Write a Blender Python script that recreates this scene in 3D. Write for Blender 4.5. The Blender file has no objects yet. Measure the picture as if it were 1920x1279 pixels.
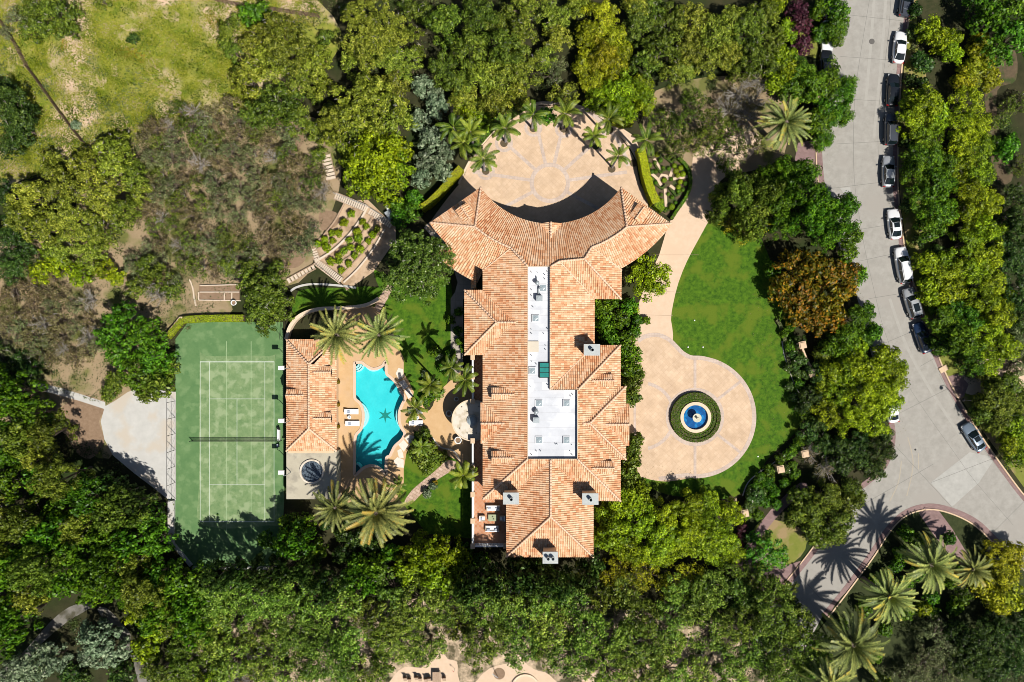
import bpy, math, random
import numpy as np
from mathutils import Vector
from mathutils.geometry import tessellate_polygon
R = math.radians
random.seed(7)
rng = np.random.default_rng(11)
col = bpy.context.scene.collection
scene = bpy.context.scene
# ------------------------------------------------------------------ camera, sky, sun, exposure
S = 12.6          # photograph pixels per metre on the ground
H = 118.0         # height of the camera above the ground
cam = bpy.data.cameras.new('camera'); cam.sensor_width = 36; cam.lens = 36 * H / (1920 / S); cam.clip_end = 2000
co = bpy.data.objects.new('camera', cam); co.location = (0, 0, H); col.objects.link(co); scene.camera = co
SUN = Vector((.37, -.398, .839)).normalized()
w = bpy.data.worlds.new('World'); scene.world = w; w.use_nodes = True
nt = w.node_tree; sky = nt.nodes.new('ShaderNodeTexSky'); sky.sky_type = 'NISHITA'; sky.sun_disc = False
sky.sun_elevation = R(57); sky.sun_rotation = R(137)
bg = nt.nodes['Background']; bg.inputs[1].default_value = .05
nt.links.new(sky.outputs[0], bg.inputs[0])
sl = bpy.data.lights.new('sun', 'SUN'); sl.energy = 5.0; sl.angle = R(.5); sl.color = (1, .95, .87)
so = bpy.data.objects.new('sun', sl); so.location = (40, -40, 90)
so.rotation_euler = (-SUN).to_track_quat('-Z', 'Y').to_euler(); col.objects.link(so)
scene.view_settings.view_transform = 'Standard'; scene.view_settings.look = 'None'
scene.view_settings.exposure = .12; scene.view_settings.gamma = 1
scene.cycles.filter_width = .9
scene.cycles.max_bounces = 5; scene.cycles.transparent_max_bounces = 8
scene.cycles.diffuse_bounces = 1; scene.cycles.glossy_bounces = 2; scene.cycles.transmission_bounces = 3

# ------------------------------------------------------------------ helpers
def P(px, py, h=0.0):
    """where a point seen at (px, py) in the photograph stands when it is h metres up"""
    k = (1 - h / H) / S
    return ((px - 960) * k, (639.5 - py) * k, h)
def PP(pts, h=0.0): return [P(a, b, h) for a, b in pts]
def smooth(pts, n=5, closed=True):
    out = []; N = len(pts)
    rg = range(N if closed else N - 1)
    for i in rg:
        g = (lambda j: pts[j % N]) if closed else (lambda j: pts[max(0, min(N - 1, j))])
        p0, p1, p2, p3 = g(i - 1), g(i), g(i + 1), g(i + 2)
        for k in range(n):
            t = k / n
            out.append(tuple(.5 * (2 * p1[d] + (p2[d] - p0[d]) * t + (2 * p0[d] - 5 * p1[d] + 4 * p2[d] - p3[d]) * t * t
                                   + (3 * p1[d] - p0[d] - 3 * p2[d] + p3[d]) * t ** 3) for d in range(len(p1))))
    if not closed: out.append(tuple(pts[-1]))
    return out
def circle(cx, cy, r, n=48, a0=0, a1=360):
    m = n if a1 - a0 >= 360 else n + 1
    return [(cx + r * math.cos(R(a0 + (a1 - a0) * i / n)), cy + r * math.sin(R(a0 + (a1 - a0) * i / n))) for i in range(m)]
def tag(o, label=None, cat=None, group=None, kind=None):
    if label: o['label'] = label
    if cat: o['category'] = cat
    if group: o['group'] = group
    if kind: o['kind'] = kind
    return o
def thing(name, label, cat, loc=(0, 0, 0), group=None):
    o = bpy.data.objects.new(name, None); o.empty_display_size = .3; col.objects.link(o); o.location = loc
    return tag(o, label, cat, group)
KIDS = {}
def put(o, parent):
    if parent is not None:
        o.parent = parent; KIDS.setdefault(parent.name, []).append(o)
def origin(o):
    v = Vector((0, 0, 0))
    while o is not None: v += o.location; o = o.parent
    return v
class MB:
    def __init__(s): s.v = []; s.f = []; s.m = []
    def add(s, vs, fs, mi=0):
        b = len(s.v); s.v.extend([tuple(p) for p in vs]); s.f.extend([[b + i for i in f] for f in fs]); s.m.extend([mi] * len(fs)); return s
    def box(s, c, d, rz=0, mi=0, taper=1.0):
        ca, sa = math.cos(rz), math.sin(rz); vs = []
        for z in (-.5, .5):
            k = taper if z > 0 else 1
            for x, y in ((-.5, -.5), (.5, -.5), (.5, .5), (-.5, .5)):
                X, Y = x * d[0] * k, y * d[1] * k
                vs.append((c[0] + X * ca - Y * sa, c[1] + X * sa + Y * ca, c[2] + z * d[2]))
        return s.add(vs, [(0, 3, 2, 1), (4, 5, 6, 7), (0, 1, 5, 4), (1, 2, 6, 5), (2, 3, 7, 6), (3, 0, 4, 7)], mi)
    def prism(s, loops, z0, z1, mi=0, bottom=False, top=True):
        if not isinstance(loops[0][0], (tuple, list, Vector)): loops = [loops]
        flat = [Vector((p[0], p[1], 0)) for L in loops for p in L]
        tri = tessellate_polygon([[Vector((p[0], p[1], 0)) for p in L] for L in loops]) if (top or bottom) else []
        def up(t, flip):
            a, b, c = [flat[i] for i in t]
            ccw = (b - a).cross(c - a).z > 0
            return tuple(t) if ccw != flip else (t[0], t[2], t[1])
        if top: s.add([(p.x, p.y, z1) for p in flat], [up(t, False) for t in tri], mi)
        if bottom: s.add([(p.x, p.y, z0) for p in flat], [up(t, True) for t in tri], mi)
        if z0 is not None and abs(z1 - z0) > 1e-6:
            for li, L in enumerate(loops):
                n = len(L); A = sum(L[i][0] * L[(i + 1) % n][1] - L[(i + 1) % n][0] * L[i][1] for i in range(n))
                Q = L if (A > 0) == (li == 0) else L[::-1]
                s.add([(p[0], p[1], z0) for p in Q] + [(p[0], p[1], z1) for p in Q],
                      [(i, (i + 1) % n, n + (i + 1) % n, n + i) for i in range(n)], mi)
        return s
    def band(s, path, wd, z0, z1, closed=False, mi=0):
        """a strip of width wd metres along a path, z0 bottom, z1 top"""
        n = len(path); Lf, Rt = [], []
        for i in range(n):
            a = path[(i - 1) % n] if closed or i else path[0]
            b = path[(i + 1) % n] if closed or i < n - 1 else path[-1]
            d = Vector((b[0] - a[0], b[1] - a[1])); d = d.normalized() if d.length > 0 else Vector((1, 0)); q = Vector((-d.y, d.x)) * wd / 2
            Lf.append((path[i][0] + q.x, path[i][1] + q.y)); Rt.append((path[i][0] - q.x, path[i][1] - q.y))
        vs = [(p[0], p[1], z1) for p in Lf] + [(p[0], p[1], z1) for p in Rt]; fs = []
        m = n if closed else n - 1
        for i in range(m): j = (i + 1) % n; fs.append((i, n + i, n + j, j))
        if z0 is not None:
            vs += [(p[0], p[1], z0) for p in Lf] + [(p[0], p[1], z0) for p in Rt]
            for i in range(m):
                j = (i + 1) % n; fs.append((i, j, 2 * n + j, 2 * n + i)); fs.append((n + i, 3 * n + i, 3 * n + j, n + j))
            if not closed: fs += [(0, 2 * n, 3 * n, n), (n - 1, 2 * n - 1, 4 * n - 1, 3 * n - 1)]
        return s.add(vs, fs, mi)
    def lathe(s, prof, c, n=20, mi=0, capb=False, cap=True):
        vs = []; fs = []
        for r, z in prof:
            for k in range(n): a = 2 * math.pi * k / n; vs.append((c[0] + r * math.cos(a), c[1] + r * math.sin(a), c[2] + z))
        for i in range(len(prof) - 1):
            for k in range(n): l = (k + 1) % n; fs.append((i * n + k, i * n + l, (i + 1) * n + l, (i + 1) * n + k))
        if cap and prof[-1][0] > .001: fs.append(tuple(range((len(prof) - 1) * n, len(prof) * n)))
        if capb: fs.append(tuple(range(n - 1, -1, -1)))
        return s.add(vs, fs, mi)
    def cyl(s, c, r, h, n=16, r2=None, mi=0): return s.lathe([(r, 0), (r if r2 is None else r2, h)], c, n, mi, True)
    def tube(s, pts, rad, n=8, mi=0):
        pts = [Vector(p) for p in pts]; vs = []; fs = []; N = len(pts)
        for i, p in enumerate(pts):
            d = (pts[min(i + 1, N - 1)] - pts[max(i - 1, 0)]).normalized()
            u = d.cross(Vector((0, 0, 1))) if abs(d.z) < .95 else d.cross(Vector((1, 0, 0)))
            u.normalize(); v = d.cross(u); r = rad[i] if isinstance(rad, (list, tuple)) else rad
            for k in range(n): a = 2 * math.pi * k / n; vs.append(p + u * r * math.cos(a) + v * r * math.sin(a))
        for i in range(N - 1):
            for k in range(n): l = (k + 1) % n; fs.append((i * n + k, (i + 1) * n + k, (i + 1) * n + l, i * n + l))
        fs.append(tuple(range(n))); fs.append(tuple(range(N * n - 1, (N - 1) * n - 1, -1)))
        return s.add(vs, fs, mi)
    def sphere(s, c, r, n=12, m=8, mi=0, half=False):
        rx, ry, rz = r if isinstance(r, (tuple, list)) else (r, r, r); vs = []; fs = []
        a0 = 0 if half else -90
        for i in range(m + 1):
            e = R(a0 + (90 - a0) * i / m)
            for k in range(n): a = 2 * math.pi * k / n; vs.append((c[0] + rx * math.cos(e) * math.cos(a), c[1] + ry * math.cos(e) * math.sin(a), c[2] + rz * math.sin(e)))
        for i in range(m):
            for k in range(n): l = (k + 1) % n; fs.append((i * n + k, i * n + l, (i + 1) * n + l, (i + 1) * n + k))
        return s.add(vs, fs, mi)
    def build(s, name, mats, parent=None, sm=False, label=None):
        me = bpy.data.meshes.new(name); L = origin(parent) if parent is not None else Vector((0, 0, 0))
        me.from_pydata([(v[0] - L.x, v[1] - L.y, v[2] - L.z) for v in s.v], [], s.f)
        for m in (mats if isinstance(mats, (list, tuple)) else [mats]): me.materials.append(m)
        if any(s.m): me.polygons.foreach_set('material_index', s.m)
        if sm: me.polygons.foreach_set('use_smooth', [True] * len(me.polygons))
        me.update()
        o = bpy.data.objects.new(name, me); col.objects.link(o); put(o, parent)
        if label: o['label'] = label
        return o
def struct(mb, name, mat): return tag(mb.build(name, mat), kind='structure')
def copy_tree(o, parent=None):
    c = o.copy(); col.objects.link(c)
    if parent is not None: put(c, parent)
    for k in KIDS.get(o.name, []): copy_tree(k, c)
    return c

# ------------------------------------------------------------------ materials
def nodes(name):
    m = bpy.data.materials.new(name); m.use_nodes = True; t = m.node_tree
    return m, t, t.nodes['Principled BSDF'], (lambda k: t.nodes.new('ShaderNode' + k)), t.links.new
def mat(name, c, c2=None, sc=1.0, rough=.85, spec=.2, bump=0.0, metal=0.0, c3=None, sc2=None, det=6, sharp=.25):
    m, t, b, N, L = nodes(name)
    b.inputs['Roughness'].default_value = rough; b.inputs['Specular IOR Level'].default_value = spec; b.inputs['Metallic'].default_value = metal
    b.inputs['Base Color'].default_value = (*c, 1)
    if c2 or bump:
        tc = N('TexCoord'); n = N('TexNoise'); n.inputs['Scale'].default_value = sc; n.inputs['Detail'].default_value = det; n.inputs['Roughness'].default_value = .65
        L(tc.outputs['Object'], n.inputs['Vector'])
        if c2:
            r = N('ValToRGB'); r.color_ramp.elements[0].position = .5 - sharp; r.color_ramp.elements[1].position = .5 + sharp
            r.color_ramp.elements[0].color = (*c, 1); r.color_ramp.elements[1].color = (*c2, 1)
            L(n.outputs['Fac'], r.inputs[0]); out = r.outputs[0]
            if c3:
                n2 = N('TexNoise'); n2.inputs['Scale'].default_value = sc2 or sc * .2; n2.inputs['Detail'].default_value = 5; L(tc.outputs['Object'], n2.inputs['Vector'])
                r2 = N('ValToRGB'); r2.color_ramp.elements[0].position = .5; r2.color_ramp.elements[1].position = .62; L(n2.outputs['Fac'], r2.inputs[0])
                mx = N('MixRGB'); mx.inputs[2].default_value = (*c3, 1); L(r2.outputs[0], mx.inputs[0]); L(out, mx.inputs[1]); out = mx.outputs[0]
            L(out, b.inputs['Base Color'])
        if bump:
            n3 = N('TexNoise'); n3.inputs['Scale'].default_value = max(sc * 3, 4); n3.inputs['Detail'].default_value = 4; L(tc.outputs['Object'], n3.inputs['Vector'])
            bp = N('Bump'); bp.inputs['Strength'].default_value = .8; bp.inputs['Distance'].default_value = bump; L(n3.outputs['Fac'], bp.inputs['Height']); L(bp.outputs[0], b.inputs['Normal'])
    return m
def grid_mat(name, c, c2, mortar, size, rot=45, msize=.03, offset=0.0, ratio=1.0, big=.6, rough=.85):
    """squares or bricks laid on the ground, with a cloudy tone over them"""
    m, t, b, N, L = nodes(name)
    tc = N('TexCoord'); mp = N('Mapping'); mp.inputs['Rotation'].default_value = (0, 0, R(rot)); L(tc.outputs['Object'], mp.inputs[0])
    br = N('TexBrick'); br.offset = offset; br.squash = 1; br.inputs['Scale'].default_value = 1; br.inputs['Brick Width'].default_value = size * ratio
    br.inputs['Row Height'].default_value = size; br.inputs['Mortar Size'].default_value = msize; br.inputs['Mortar Smooth'].default_value = .3
    br.inputs['Color1'].default_value = (*c, 1); br.inputs['Color2'].default_value = (*c2, 1); br.inputs['Mortar'].default_value = (*mortar, 1); br.inputs['Bias'].default_value = -.2
    L(mp.outputs[0], br.inputs['Vector'])
    n = N('TexNoise'); n.inputs['Scale'].default_value = big; n.inputs['Detail'].default_value = 7; n.inputs['Roughness'].default_value = .7; L(tc.outputs['Object'], n.inputs['Vector'])
    r = N('ValToRGB'); r.color_ramp.elements[0].position = .3; r.color_ramp.elements[1].position = .7; r.color_ramp.elements[0].color = (.78, .76, .74, 1); r.color_ramp.elements[1].color = (1.08, 1.08, 1.08, 1); L(n.outputs['Fac'], r.inputs[0])
    mx = N('MixRGB'); mx.blend_type = 'MULTIPLY'; mx.inputs[0].default_value = 1; L(br.outputs[0], mx.inputs[1]); L(r.outputs[0], mx.inputs[2]); L(mx.outputs[0], b.inputs['Base Color'])
    b.inputs['Roughness'].default_value = rough; b.inputs['Specular IOR Level'].default_value = .2
    return m
def ramp(N, pts):
    r = N('ValToRGB'); e = r.color_ramp.elements
    while len(e) < len(pts): e.new(.5)
    for k, (p, c) in enumerate(pts): e[k].position = p; e[k].color = (*c, 1)
    return r
def leafmat(name, dark, mid, light, accent=None, frac=.05, transl=.08, vary=.11):
    m, t, b, N, L = nodes(name); t.nodes.remove(b)
    a = N('Attribute'); a.attribute_name = 'lv'; a.attribute_type = 'GEOMETRY'
    pts = [(.0, dark), (.5, mid), (1.0 if not accent else 1 - frac * 1.02, light)]
    if accent: pts.append((1 - frac, accent))
    r = ramp(N, pts); L(a.outputs['Fac'], r.inputs[0])
    oi = N('ObjectInfo'); hs = N('HueSaturation')
    mr = N('MapRange'); mr.inputs['To Min'].default_value = .5 - vary * .16; mr.inputs['To Max'].default_value = .5 + vary * .16; L(oi.outputs['Random'], mr.inputs[0]); L(mr.outputs[0], hs.inputs['Hue'])
    m1 = N('Math'); m1.operation = 'MULTIPLY'; m1.inputs[1].default_value = 7.31; L(oi.outputs['Random'], m1.inputs[0])
    m2 = N('Math'); m2.operation = 'FRACT'; L(m1.outputs[0], m2.inputs[0])
    mr2 = N('MapRange'); mr2.inputs['To Min'].default_value = 1 - vary * 2.2; mr2.inputs['To Max'].default_value = 1 + vary * 2.2; L(m2.outputs[0], mr2.inputs[0]); L(mr2.outputs[0], hs.inputs['Value'])
    L(r.outputs[0], hs.inputs['Color'])
    d = N('BsdfDiffuse'); tr = N('BsdfTranslucent'); ms = N('MixShader'); ms.inputs[0].default_value = transl
    L(hs.outputs[0], d.inputs[0]); L(hs.outputs[0], tr.inputs[0]); L(d.outputs[0], ms.inputs[1]); L(tr.outputs[0], ms.inputs[2])
    g = N('BsdfGlossy'); g.inputs['Roughness'].default_value = .45; g.inputs['Color'].default_value = (.9, .9, .9, 1); m3 = N('MixShader'); m3.inputs[0].default_value = .02
    L(ms.outputs[0], m3.inputs[1]); L(g.outputs[0], m3.inputs[2]); L(m3.outputs[0], t.nodes['Material Output'].inputs[0])
    return m
def tile_mat(name):
    m, t, b, N, L = nodes(name)
    uv = N('UVMap'); uv.uv_map = 'UVMap'; sp = N('SeparateXYZ'); L(uv.outputs[0], sp.inputs[0])
    fl = [N('Math') for _ in range(2)]
    for k in range(2): fl[k].operation = 'FLOOR'; L(sp.outputs[k], fl[k].inputs[0])
    cb = N('CombineXYZ'); L(fl[0].outputs[0], cb.inputs[0]); L(fl[1].outputs[0], cb.inputs[1])
    wn = N('TexWhiteNoise'); wn.noise_dimensions = '3D'; L(cb.outputs[0], wn.inputs['Vector'])
    tc = N('TexCoord'); n = N('TexNoise'); n.inputs['Scale'].default_value = .22; n.inputs['Detail'].default_value = 5; L(tc.outputs['Object'], n.inputs['Vector'])
    ad = N('Math'); ad.operation = 'MULTIPLY_ADD'; ad.inputs[1].default_value = .62; L(wn.outputs['Value'], ad.inputs[0])
    sb = N('Math'); sb.operation = 'MULTIPLY_ADD'; sb.inputs[1].default_value = .8; sb.inputs[2].default_value = -.20; L(n.outputs['Fac'], sb.inputs[0]); L(sb.outputs[0], ad.inputs[2])
    r = ramp(N, [(0, (.42, .16, .07)), (.14, (.60, .275, .135)), (.38, (.73, .42, .235)), (.66, (.81, .535, .34)), (1, (.88, .67, .48))]); L(ad.outputs[0], r.inputs[0])
    fr = N('Math'); fr.operation = 'FRACT'; L(sp.outputs[1], fr.inputs[0])
    mot = N('TexNoise'); mot.inputs['Scale'].default_value = 9; mot.inputs['Detail'].default_value = 3; L(tc.outputs['Object'], mot.inputs['Vector'])
    rm = ramp(N, [(.3, (.72, .68, .66)), (.65, (1.05, 1.05, 1.05))]); L(mot.outputs['Fac'], rm.inputs[0])
    mx = N('MixRGB'); mx.blend_type = 'MULTIPLY'; mx.inputs[0].default_value = .8; L(r.outputs[0], mx.inputs[1]); L(rm.outputs[0], mx.inputs[2])
    L(mx.outputs[0], b.inputs['Base Color'])
    bp = N('Bump'); bp.inputs['Strength'].default_value = 1; bp.inputs['Distance'].default_value = .05; L(fr.outputs[0], bp.inputs['Height']); L(bp.outputs[0], b.inputs['Normal'])
    b.inputs['Roughness'].default_value = .85; b.inputs['Specular IOR Level'].default_value = .15
    return m
M = {}
M['tile'] = tile_mat('roof_tile')
M['ridge'] = mat('ridge_tile', (.70, .42, .26), (.84, .62, .46), 3.0)
M['stucco'] = mat('stucco', (.66, .47, .30), (.72, .54, .36), .8, bump=.005)
M['trim'] = mat('pale_trim', (.68, .52, .37), (.74, .60, .45), 2)
M['white'] = mat('white_paint', (.78, .78, .76), (.84, .84, .82), 3, rough=.6)
M['flat'] = mat('white_roof_membrane', (.50, .52, .56), (.62, .64, .68), .5, rough=.6, c3=(.72, .74, .77), sc2=.3)
M['flatpatch'] = mat('fresh_white_membrane', (.70, .71, .74), (.80, .81, .84), .8, rough=.6)
M['flatseam'] = mat('membrane_seam', (.44, .45, .48), (.58, .59, .62), 2)
M['skyl'] = mat('skylight_acrylic', (.25, .31, .34), (.34, .40, .43), 2, rough=.25, spec=.5)
M['beige'] = mat('beige_hatch', (.58, .52, .42), (.62, .56, .46), 2)
M['teal'] = mat('teal_glass', (.02, .19, .17), (.04, .26, .23), 1.5, rough=.08, spec=.6)
M['galv'] = mat('galvanised_steel', (.30, .34, .36), (.42, .46, .48), 6, rough=.5, metal=.3)
M['capc'] = mat('chimney_cap', (.36, .39, .39), (.50, .52, .51), 5, rough=.6)
M['black'] = mat('black_metal', (.012, .012, .014), rough=.5)
M['dark'] = mat('dark_opening', (.01, .01, .012), rough=.9)
M['glass'] = mat('window_glass', (.02, .03, .04), rough=.06, spec=.7)
M['terra'] = grid_mat('terracotta_floor', (.50, .21, .10), (.62, .33, .20), (.60, .42, .30), .42, 45, .03)
M['cream'] = mat('cream_coating', (.62, .55, .45), (.72, .65, .56), 1.2, c3=(.52, .45, .34), sc2=1.1)
M['deck'] = mat('roof_deck_coating', (.42, .38, .29), (.50, .46, .36), .9, c3=(.33, .30, .24), sc2=.5)
M['conc'] = mat('pale_concrete', (.44, .435, .41), (.54, .53, .50), .7, c3=(.50, .45, .38), sc2=.3)
M['road'] = mat('road_concrete', (.275, .262, .235), (.385, .368, .335), .9, c3=(.33, .31, .28), sc2=.12, det=14)
M['roadpatch'] = mat('newer_road_concrete', (.33, .325, .30), (.45, .44, .41), .9)
M['path'] = mat('shade_toned_dirt_path', (.11, .105, .09), (.24, .225, .20), .8, c3=(.08, .075, .05), sc2=.5)  # dirt colour darkened to carry the shade of the trees
M['joint'] = mat('joint_sealant', (.20, .195, .18))
M['stain'] = mat('rust_stain', (.40, .34, .26), (.38, .35, .30), 3)
M['tyre_mark'] = mat('tyre_rubber_film', (.335, .32, .29), (.39, .375, .34), 1.2)
M['brickpink'] = grid_mat('pinkish_brick', (.25, .165, .16), (.31, .21, .20), (.22, .17, .16), .22, 20, .012, .5, 2.0)
M['kerb'] = mat('tan_kerb', (.58, .42, .27), (.66, .50, .35), 2)
M['pave'] = grid_mat('tan_stamped_paving', (.62, .455, .31), (.68, .51, .36), (.57, .41, .28), .55, 45, .018, big=.45)
M['paveband'] = grid_mat('grey_pink_band', (.56, .45, .38), (.60, .50, .43), (.46, .37, .32), .40, 0, .016)
M['drive'] = mat('tan_driveway', (.60, .445, .31), (.68, .52, .385), 1.2, c3=(.62, .46, .33), sc2=.2)
M['patio'] = mat('ochre_patio', (.52, .33, .16), (.62, .42, .23), 1.0, c3=(.56, .38, .22), sc2=.3)
M['coping'] = mat('peach_coping', (.62, .45, .33), (.68, .52, .40), 2)
M['walk'] = grid_mat('grey_walk', (.40, .36, .31), (.45, .40, .34), (.30, .26, .22), 1.2, 0, .02)
M['flag'] = grid_mat('pink_flagstone', (.50, .36, .27), (.62, .48, .38), (.36, .25, .18), .45, 30, .05, .5, 1.5)
M['stone'] = mat('white_flagstone', (.64, .57, .48), (.76, .70, .62), 3)
M['step'] = mat('pale_wood_step', (.58, .47, .36), (.70, .60, .49), 5)
M['timber'] = mat('weathered_timber', (.34, .23, .15), (.48, .36, .26), 5)
M['brownwood'] = mat('brown_wood', (.10, .06, .04), (.17, .11, .08), 4)
M['soil'] = mat('garden_soil', (.20, .13, .08), (.30, .21, .14), 2, bump=.03)
M['pinksoil'] = mat('bare_pinkish_soil', (.30, .25, .10), (.60, .44, .32), 1.0, c3=(.30, .30, .07), sc2=.8, bump=.02, det=10)
M['dsoil'] = mat('dark_soil', (.075, .06, .035), (.14, .10, .06), 1.5, c3=(.05, .07, .02), sc2=.6, bump=.03)
M['bark'] = mat('bark', (.10, .075, .055), (.20, .16, .125), 6)
M['palebark'] = mat('pale_twig', (.30, .27, .24), (.42, .39, .36), 5)
M['palmtrunk'] = mat('palm_trunk', (.14, .11, .085), (.26, .21, .17), 8)
M['greytrunk'] = mat('grey_palm_trunk', (.20, .19, .185), (.30, .285, .275), 6)
M['lawn'] = mat('lawn', (.024, .075, .003), (.085, .18, .008), 1.6, c3=(.10, .155, .010), sc2=.35, bump=.06, det=14, sharp=.16)
M['drylawn'] = mat('worn_lawn', (.13, .17, .02), (.22, .22, .05), .8, c3=(.30, .22, .11), sc2=.3, bump=.03, det=9)
M['wildgrass'] = mat('wild_grass_slope', (.13, .19, .012), (.34, .31, .07), .55, c3=(.62, .45, .33), sc2=.13, bump=.05, det=12, sharp=.15)
M['scrubsoil'] = mat('dry_slope_soil', (.26, .20, .11), (.38, .28, .18), .5, c3=(.14, .15, .04), sc2=.25, bump=.05, det=12)
M['court'] = mat('tennis_turf', (.085, .18, .066), (.125, .225, .088), .7, c3=(.15, .25, .105), sc2=.6, det=12, sharp=.2)
M['courtworn'] = mat('worn_tennis_turf', (.12, .21, .085), (.215, .30, .14), 1.2, c3=(.26, .34, .18), sc2=.7, det=12, sharp=.2)
M['line'] = mat('court_line', (.52, .61, .50), (.68, .72, .66), 2)
M['faint'] = mat('faint_court_line', (.24, .37, .19), (.36, .45, .26), 1.5)
M['poolfloor'] = mat('turquoise_plaster', (.035, .54, .59), (.08, .66, .69), .5, rough=.5, c3=(.05, .60, .64), sc2=.25)
M['poolstep'] = mat('pale_turquoise_step', (.50, .86, .88), (.58, .90, .92), 1)
M['poolline'] = mat('dark_turquoise_tile', (.0, .16, .24))
M['mosaic'] = mat('green_mosaic', (.01, .20, .18), (.03, .26, .20), 8)
M['pebble'] = mat('black_water_pebbles', (.015, .02, .03), (.14, .18, .22), 5, rough=.2, spec=.6, sharp=.1)
M['bluetile'] = mat('blue_fountain_tile', (.004, .05, .21), (.01, .13, .40), 1.2, rough=.3, c3=(.02, .22, .52), sc2=1.5)
M['limestone'] = mat('limestone', (.52, .52, .40), (.62, .60, .48), 4)
M['fabric'] = mat('white_cushion', (.76, .76, .77), (.82, .82, .83), 4)
M['cush'] = mat('grey_patterned_cushion', (.16, .20, .28), (.45, .50, .58), 9, sharp=.1)
M['wicker'] = mat('pale_wicker', (.45, .38, .30), (.55, .48, .38), 12)
M['gtop'] = mat('green_stone_tabletop', (.30, .33, .20), (.42, .45, .30), 6)
M['redflag'] = mat('red_flag', (.5, .05, .02))
def water_mat():
    m, t, b, N, L = nodes('water'); t.nodes.remove(b)
    tr = N('BsdfTransparent'); tr.inputs[0].default_value = (.82, .97, .98, 1); g = N('BsdfGlossy'); g.inputs['Roughness'].default_value = .03
    fz = N('Fresnel'); fz.inputs[0].default_value = 1.33; ms = N('MixShader'); tc = N('TexCoord'); n = N('TexNoise'); n.inputs['Scale'].default_value = 4; n.inputs['Detail'].default_value = 3
    L(tc.outputs['Object'], n.inputs['Vector']); bp = N('Bump'); bp.inputs['Strength'].default_value = .5; bp.inputs['Distance'].default_value = .06; L(n.outputs['Fac'], bp.inputs['Height'])
    L(bp.outputs[0], g.inputs['Normal']); L(bp.outputs[0], fz.inputs['Normal']); L(fz.outputs[0], ms.inputs[0]); L(tr.outputs[0], ms.inputs[1]); L(g.outputs[0], ms.inputs[2]); L(ms.outputs[0], t.nodes['Material Output'].inputs[0])
    return m
M['water'] = water_mat()
# foliage: dark / mid / light leaf colours
LM = {
 'olive': leafmat('olive_leaves', (.016, .030, .002), (.095, .145, .010), (.26, .32, .035)),
 'pine': leafmat('pine_needles', (.022, .034, .002), (.16, .21, .014), (.42, .46, .06)),
 'green': leafmat('green_leaves', (.006, .024, .001), (.060, .150, .004), (.19, .34, .012)),
 'bright': leafmat('bright_green_leaves', (.008, .030, .001), (.060, .160, .005), (.18, .36, .016)),
 'lime': leafmat('lime_leaves', (.03, .055, .001), (.17, .255, .003), (.43, .55, .015)),
 'gold': leafmat('golden_leaves', (.045, .055, .001), (.24, .27, .005), (.56, .56, .02)),
 'dark': leafmat('dark_leaves', (.004, .012, .001), (.030, .070, .008), (.12, .19, .030)),
 'twig': leafmat('dark_leaves_with_pale_twigs', (.018, .038, .004), (.07, .125, .012), (.20, .28, .04), (.60, .56, .50), .04),
 'grey': leafmat('grey_green_leaves', (.05, .065, .022), (.13, .16, .055), (.28, .31, .14)),
 'blue': leafmat('blue_green_leaves', (.045, .075, .035), (.14, .20, .105), (.34, .40, .25)),
 'brown': leafmat('brown_scrub_leaves', (.05, .042, .014), (.17, .145, .05), (.33, .28, .14), (.38, .28, .19), .15),
 'rust': leafmat('orange_leaves', (.02, .045, .002), (.15, .125, .005), (.50, .23, .012)),
 'purple': leafmat('purple_leaves', (.02, .006, .010), (.07, .018, .028), (.14, .04, .06)),
 'pepper': leafmat('weeping_leaves', (.018, .045, .003), (.13, .225, .018), (.38, .50, .075)),
 'flower': leafmat('leaves_with_white_blossom', (.02, .05, .008), (.06, .12, .015), (.13, .20, .04), (.75, .72, .62), .16),
 'yellow': leafmat('hedge_yellow_green', (.12, .17, .003), (.33, .40, .008), (.56, .60, .02)),
 'datep': leafmat('date_palm_fronds', (.05, .075, .018), (.19, .23, .06), (.42, .43, .11), (.52, .34, .04), .06, transl=.06),
 'queenp': leafmat('queen_palm_fronds', (.035, .065, .005), (.11, .165, .014), (.27, .31, .035), (.42, .36, .03), .05, transl=.12),
 'meadow': leafmat('meadow_grass', (.07, .115, .004), (.26, .33, .016), (.56, .52, .05), (.56, .42, .30), .12),
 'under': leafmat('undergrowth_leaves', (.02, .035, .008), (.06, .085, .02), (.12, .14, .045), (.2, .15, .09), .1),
}

# ------------------------------------------------------------------ foliage
def leaf_mesh(name, pos, nrm, size, lv, m, asp=.62):
    """one small pointed blade per position, as one mesh with a per-leaf value 'lv'"""
    n = len(pos); nrm = nrm / (np.linalg.norm(nrm, axis=1, keepdims=True) + 1e-9)
    t = rng.normal(size=(n, 3)); t -= (t * nrm).sum(1, keepdims=True) * nrm; t /= np.linalg.norm(t, axis=1, keepdims=True) + 1e-9
    b = np.cross(nrm, t); s = np.asarray(size).reshape(-1, 1) * np.ones((n, 1))
    V = np.stack([pos + t * s * .5, pos + b * s * asp * .5 + nrm * s * .08, pos - t * s * .5, pos - b * s * asp * .5 + nrm * s * .08], 1).reshape(-1, 3)
    me = bpy.data.meshes.new(name); me.vertices.add(4 * n); me.vertices.foreach_set('co', V.astype(np.float32).ravel())
    me.loops.add(4 * n); me.loops.foreach_set('vertex_index', np.arange(4 * n, dtype=np.int32))
    me.polygons.add(n); me.polygons.foreach_set('loop_start', np.arange(0, 4 * n, 4, dtype=np.int32)); me.polygons.foreach_set('loop_total', np.full(n, 4, dtype=np.int32))
    at = me.attributes.new('lv', 'FLOAT', 'FACE'); at.data.foreach_set('value', np.clip(lv, 0, 1).astype(np.float32))
    me.materials.append(m); me.update(calc_edges=True)
    return me
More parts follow.
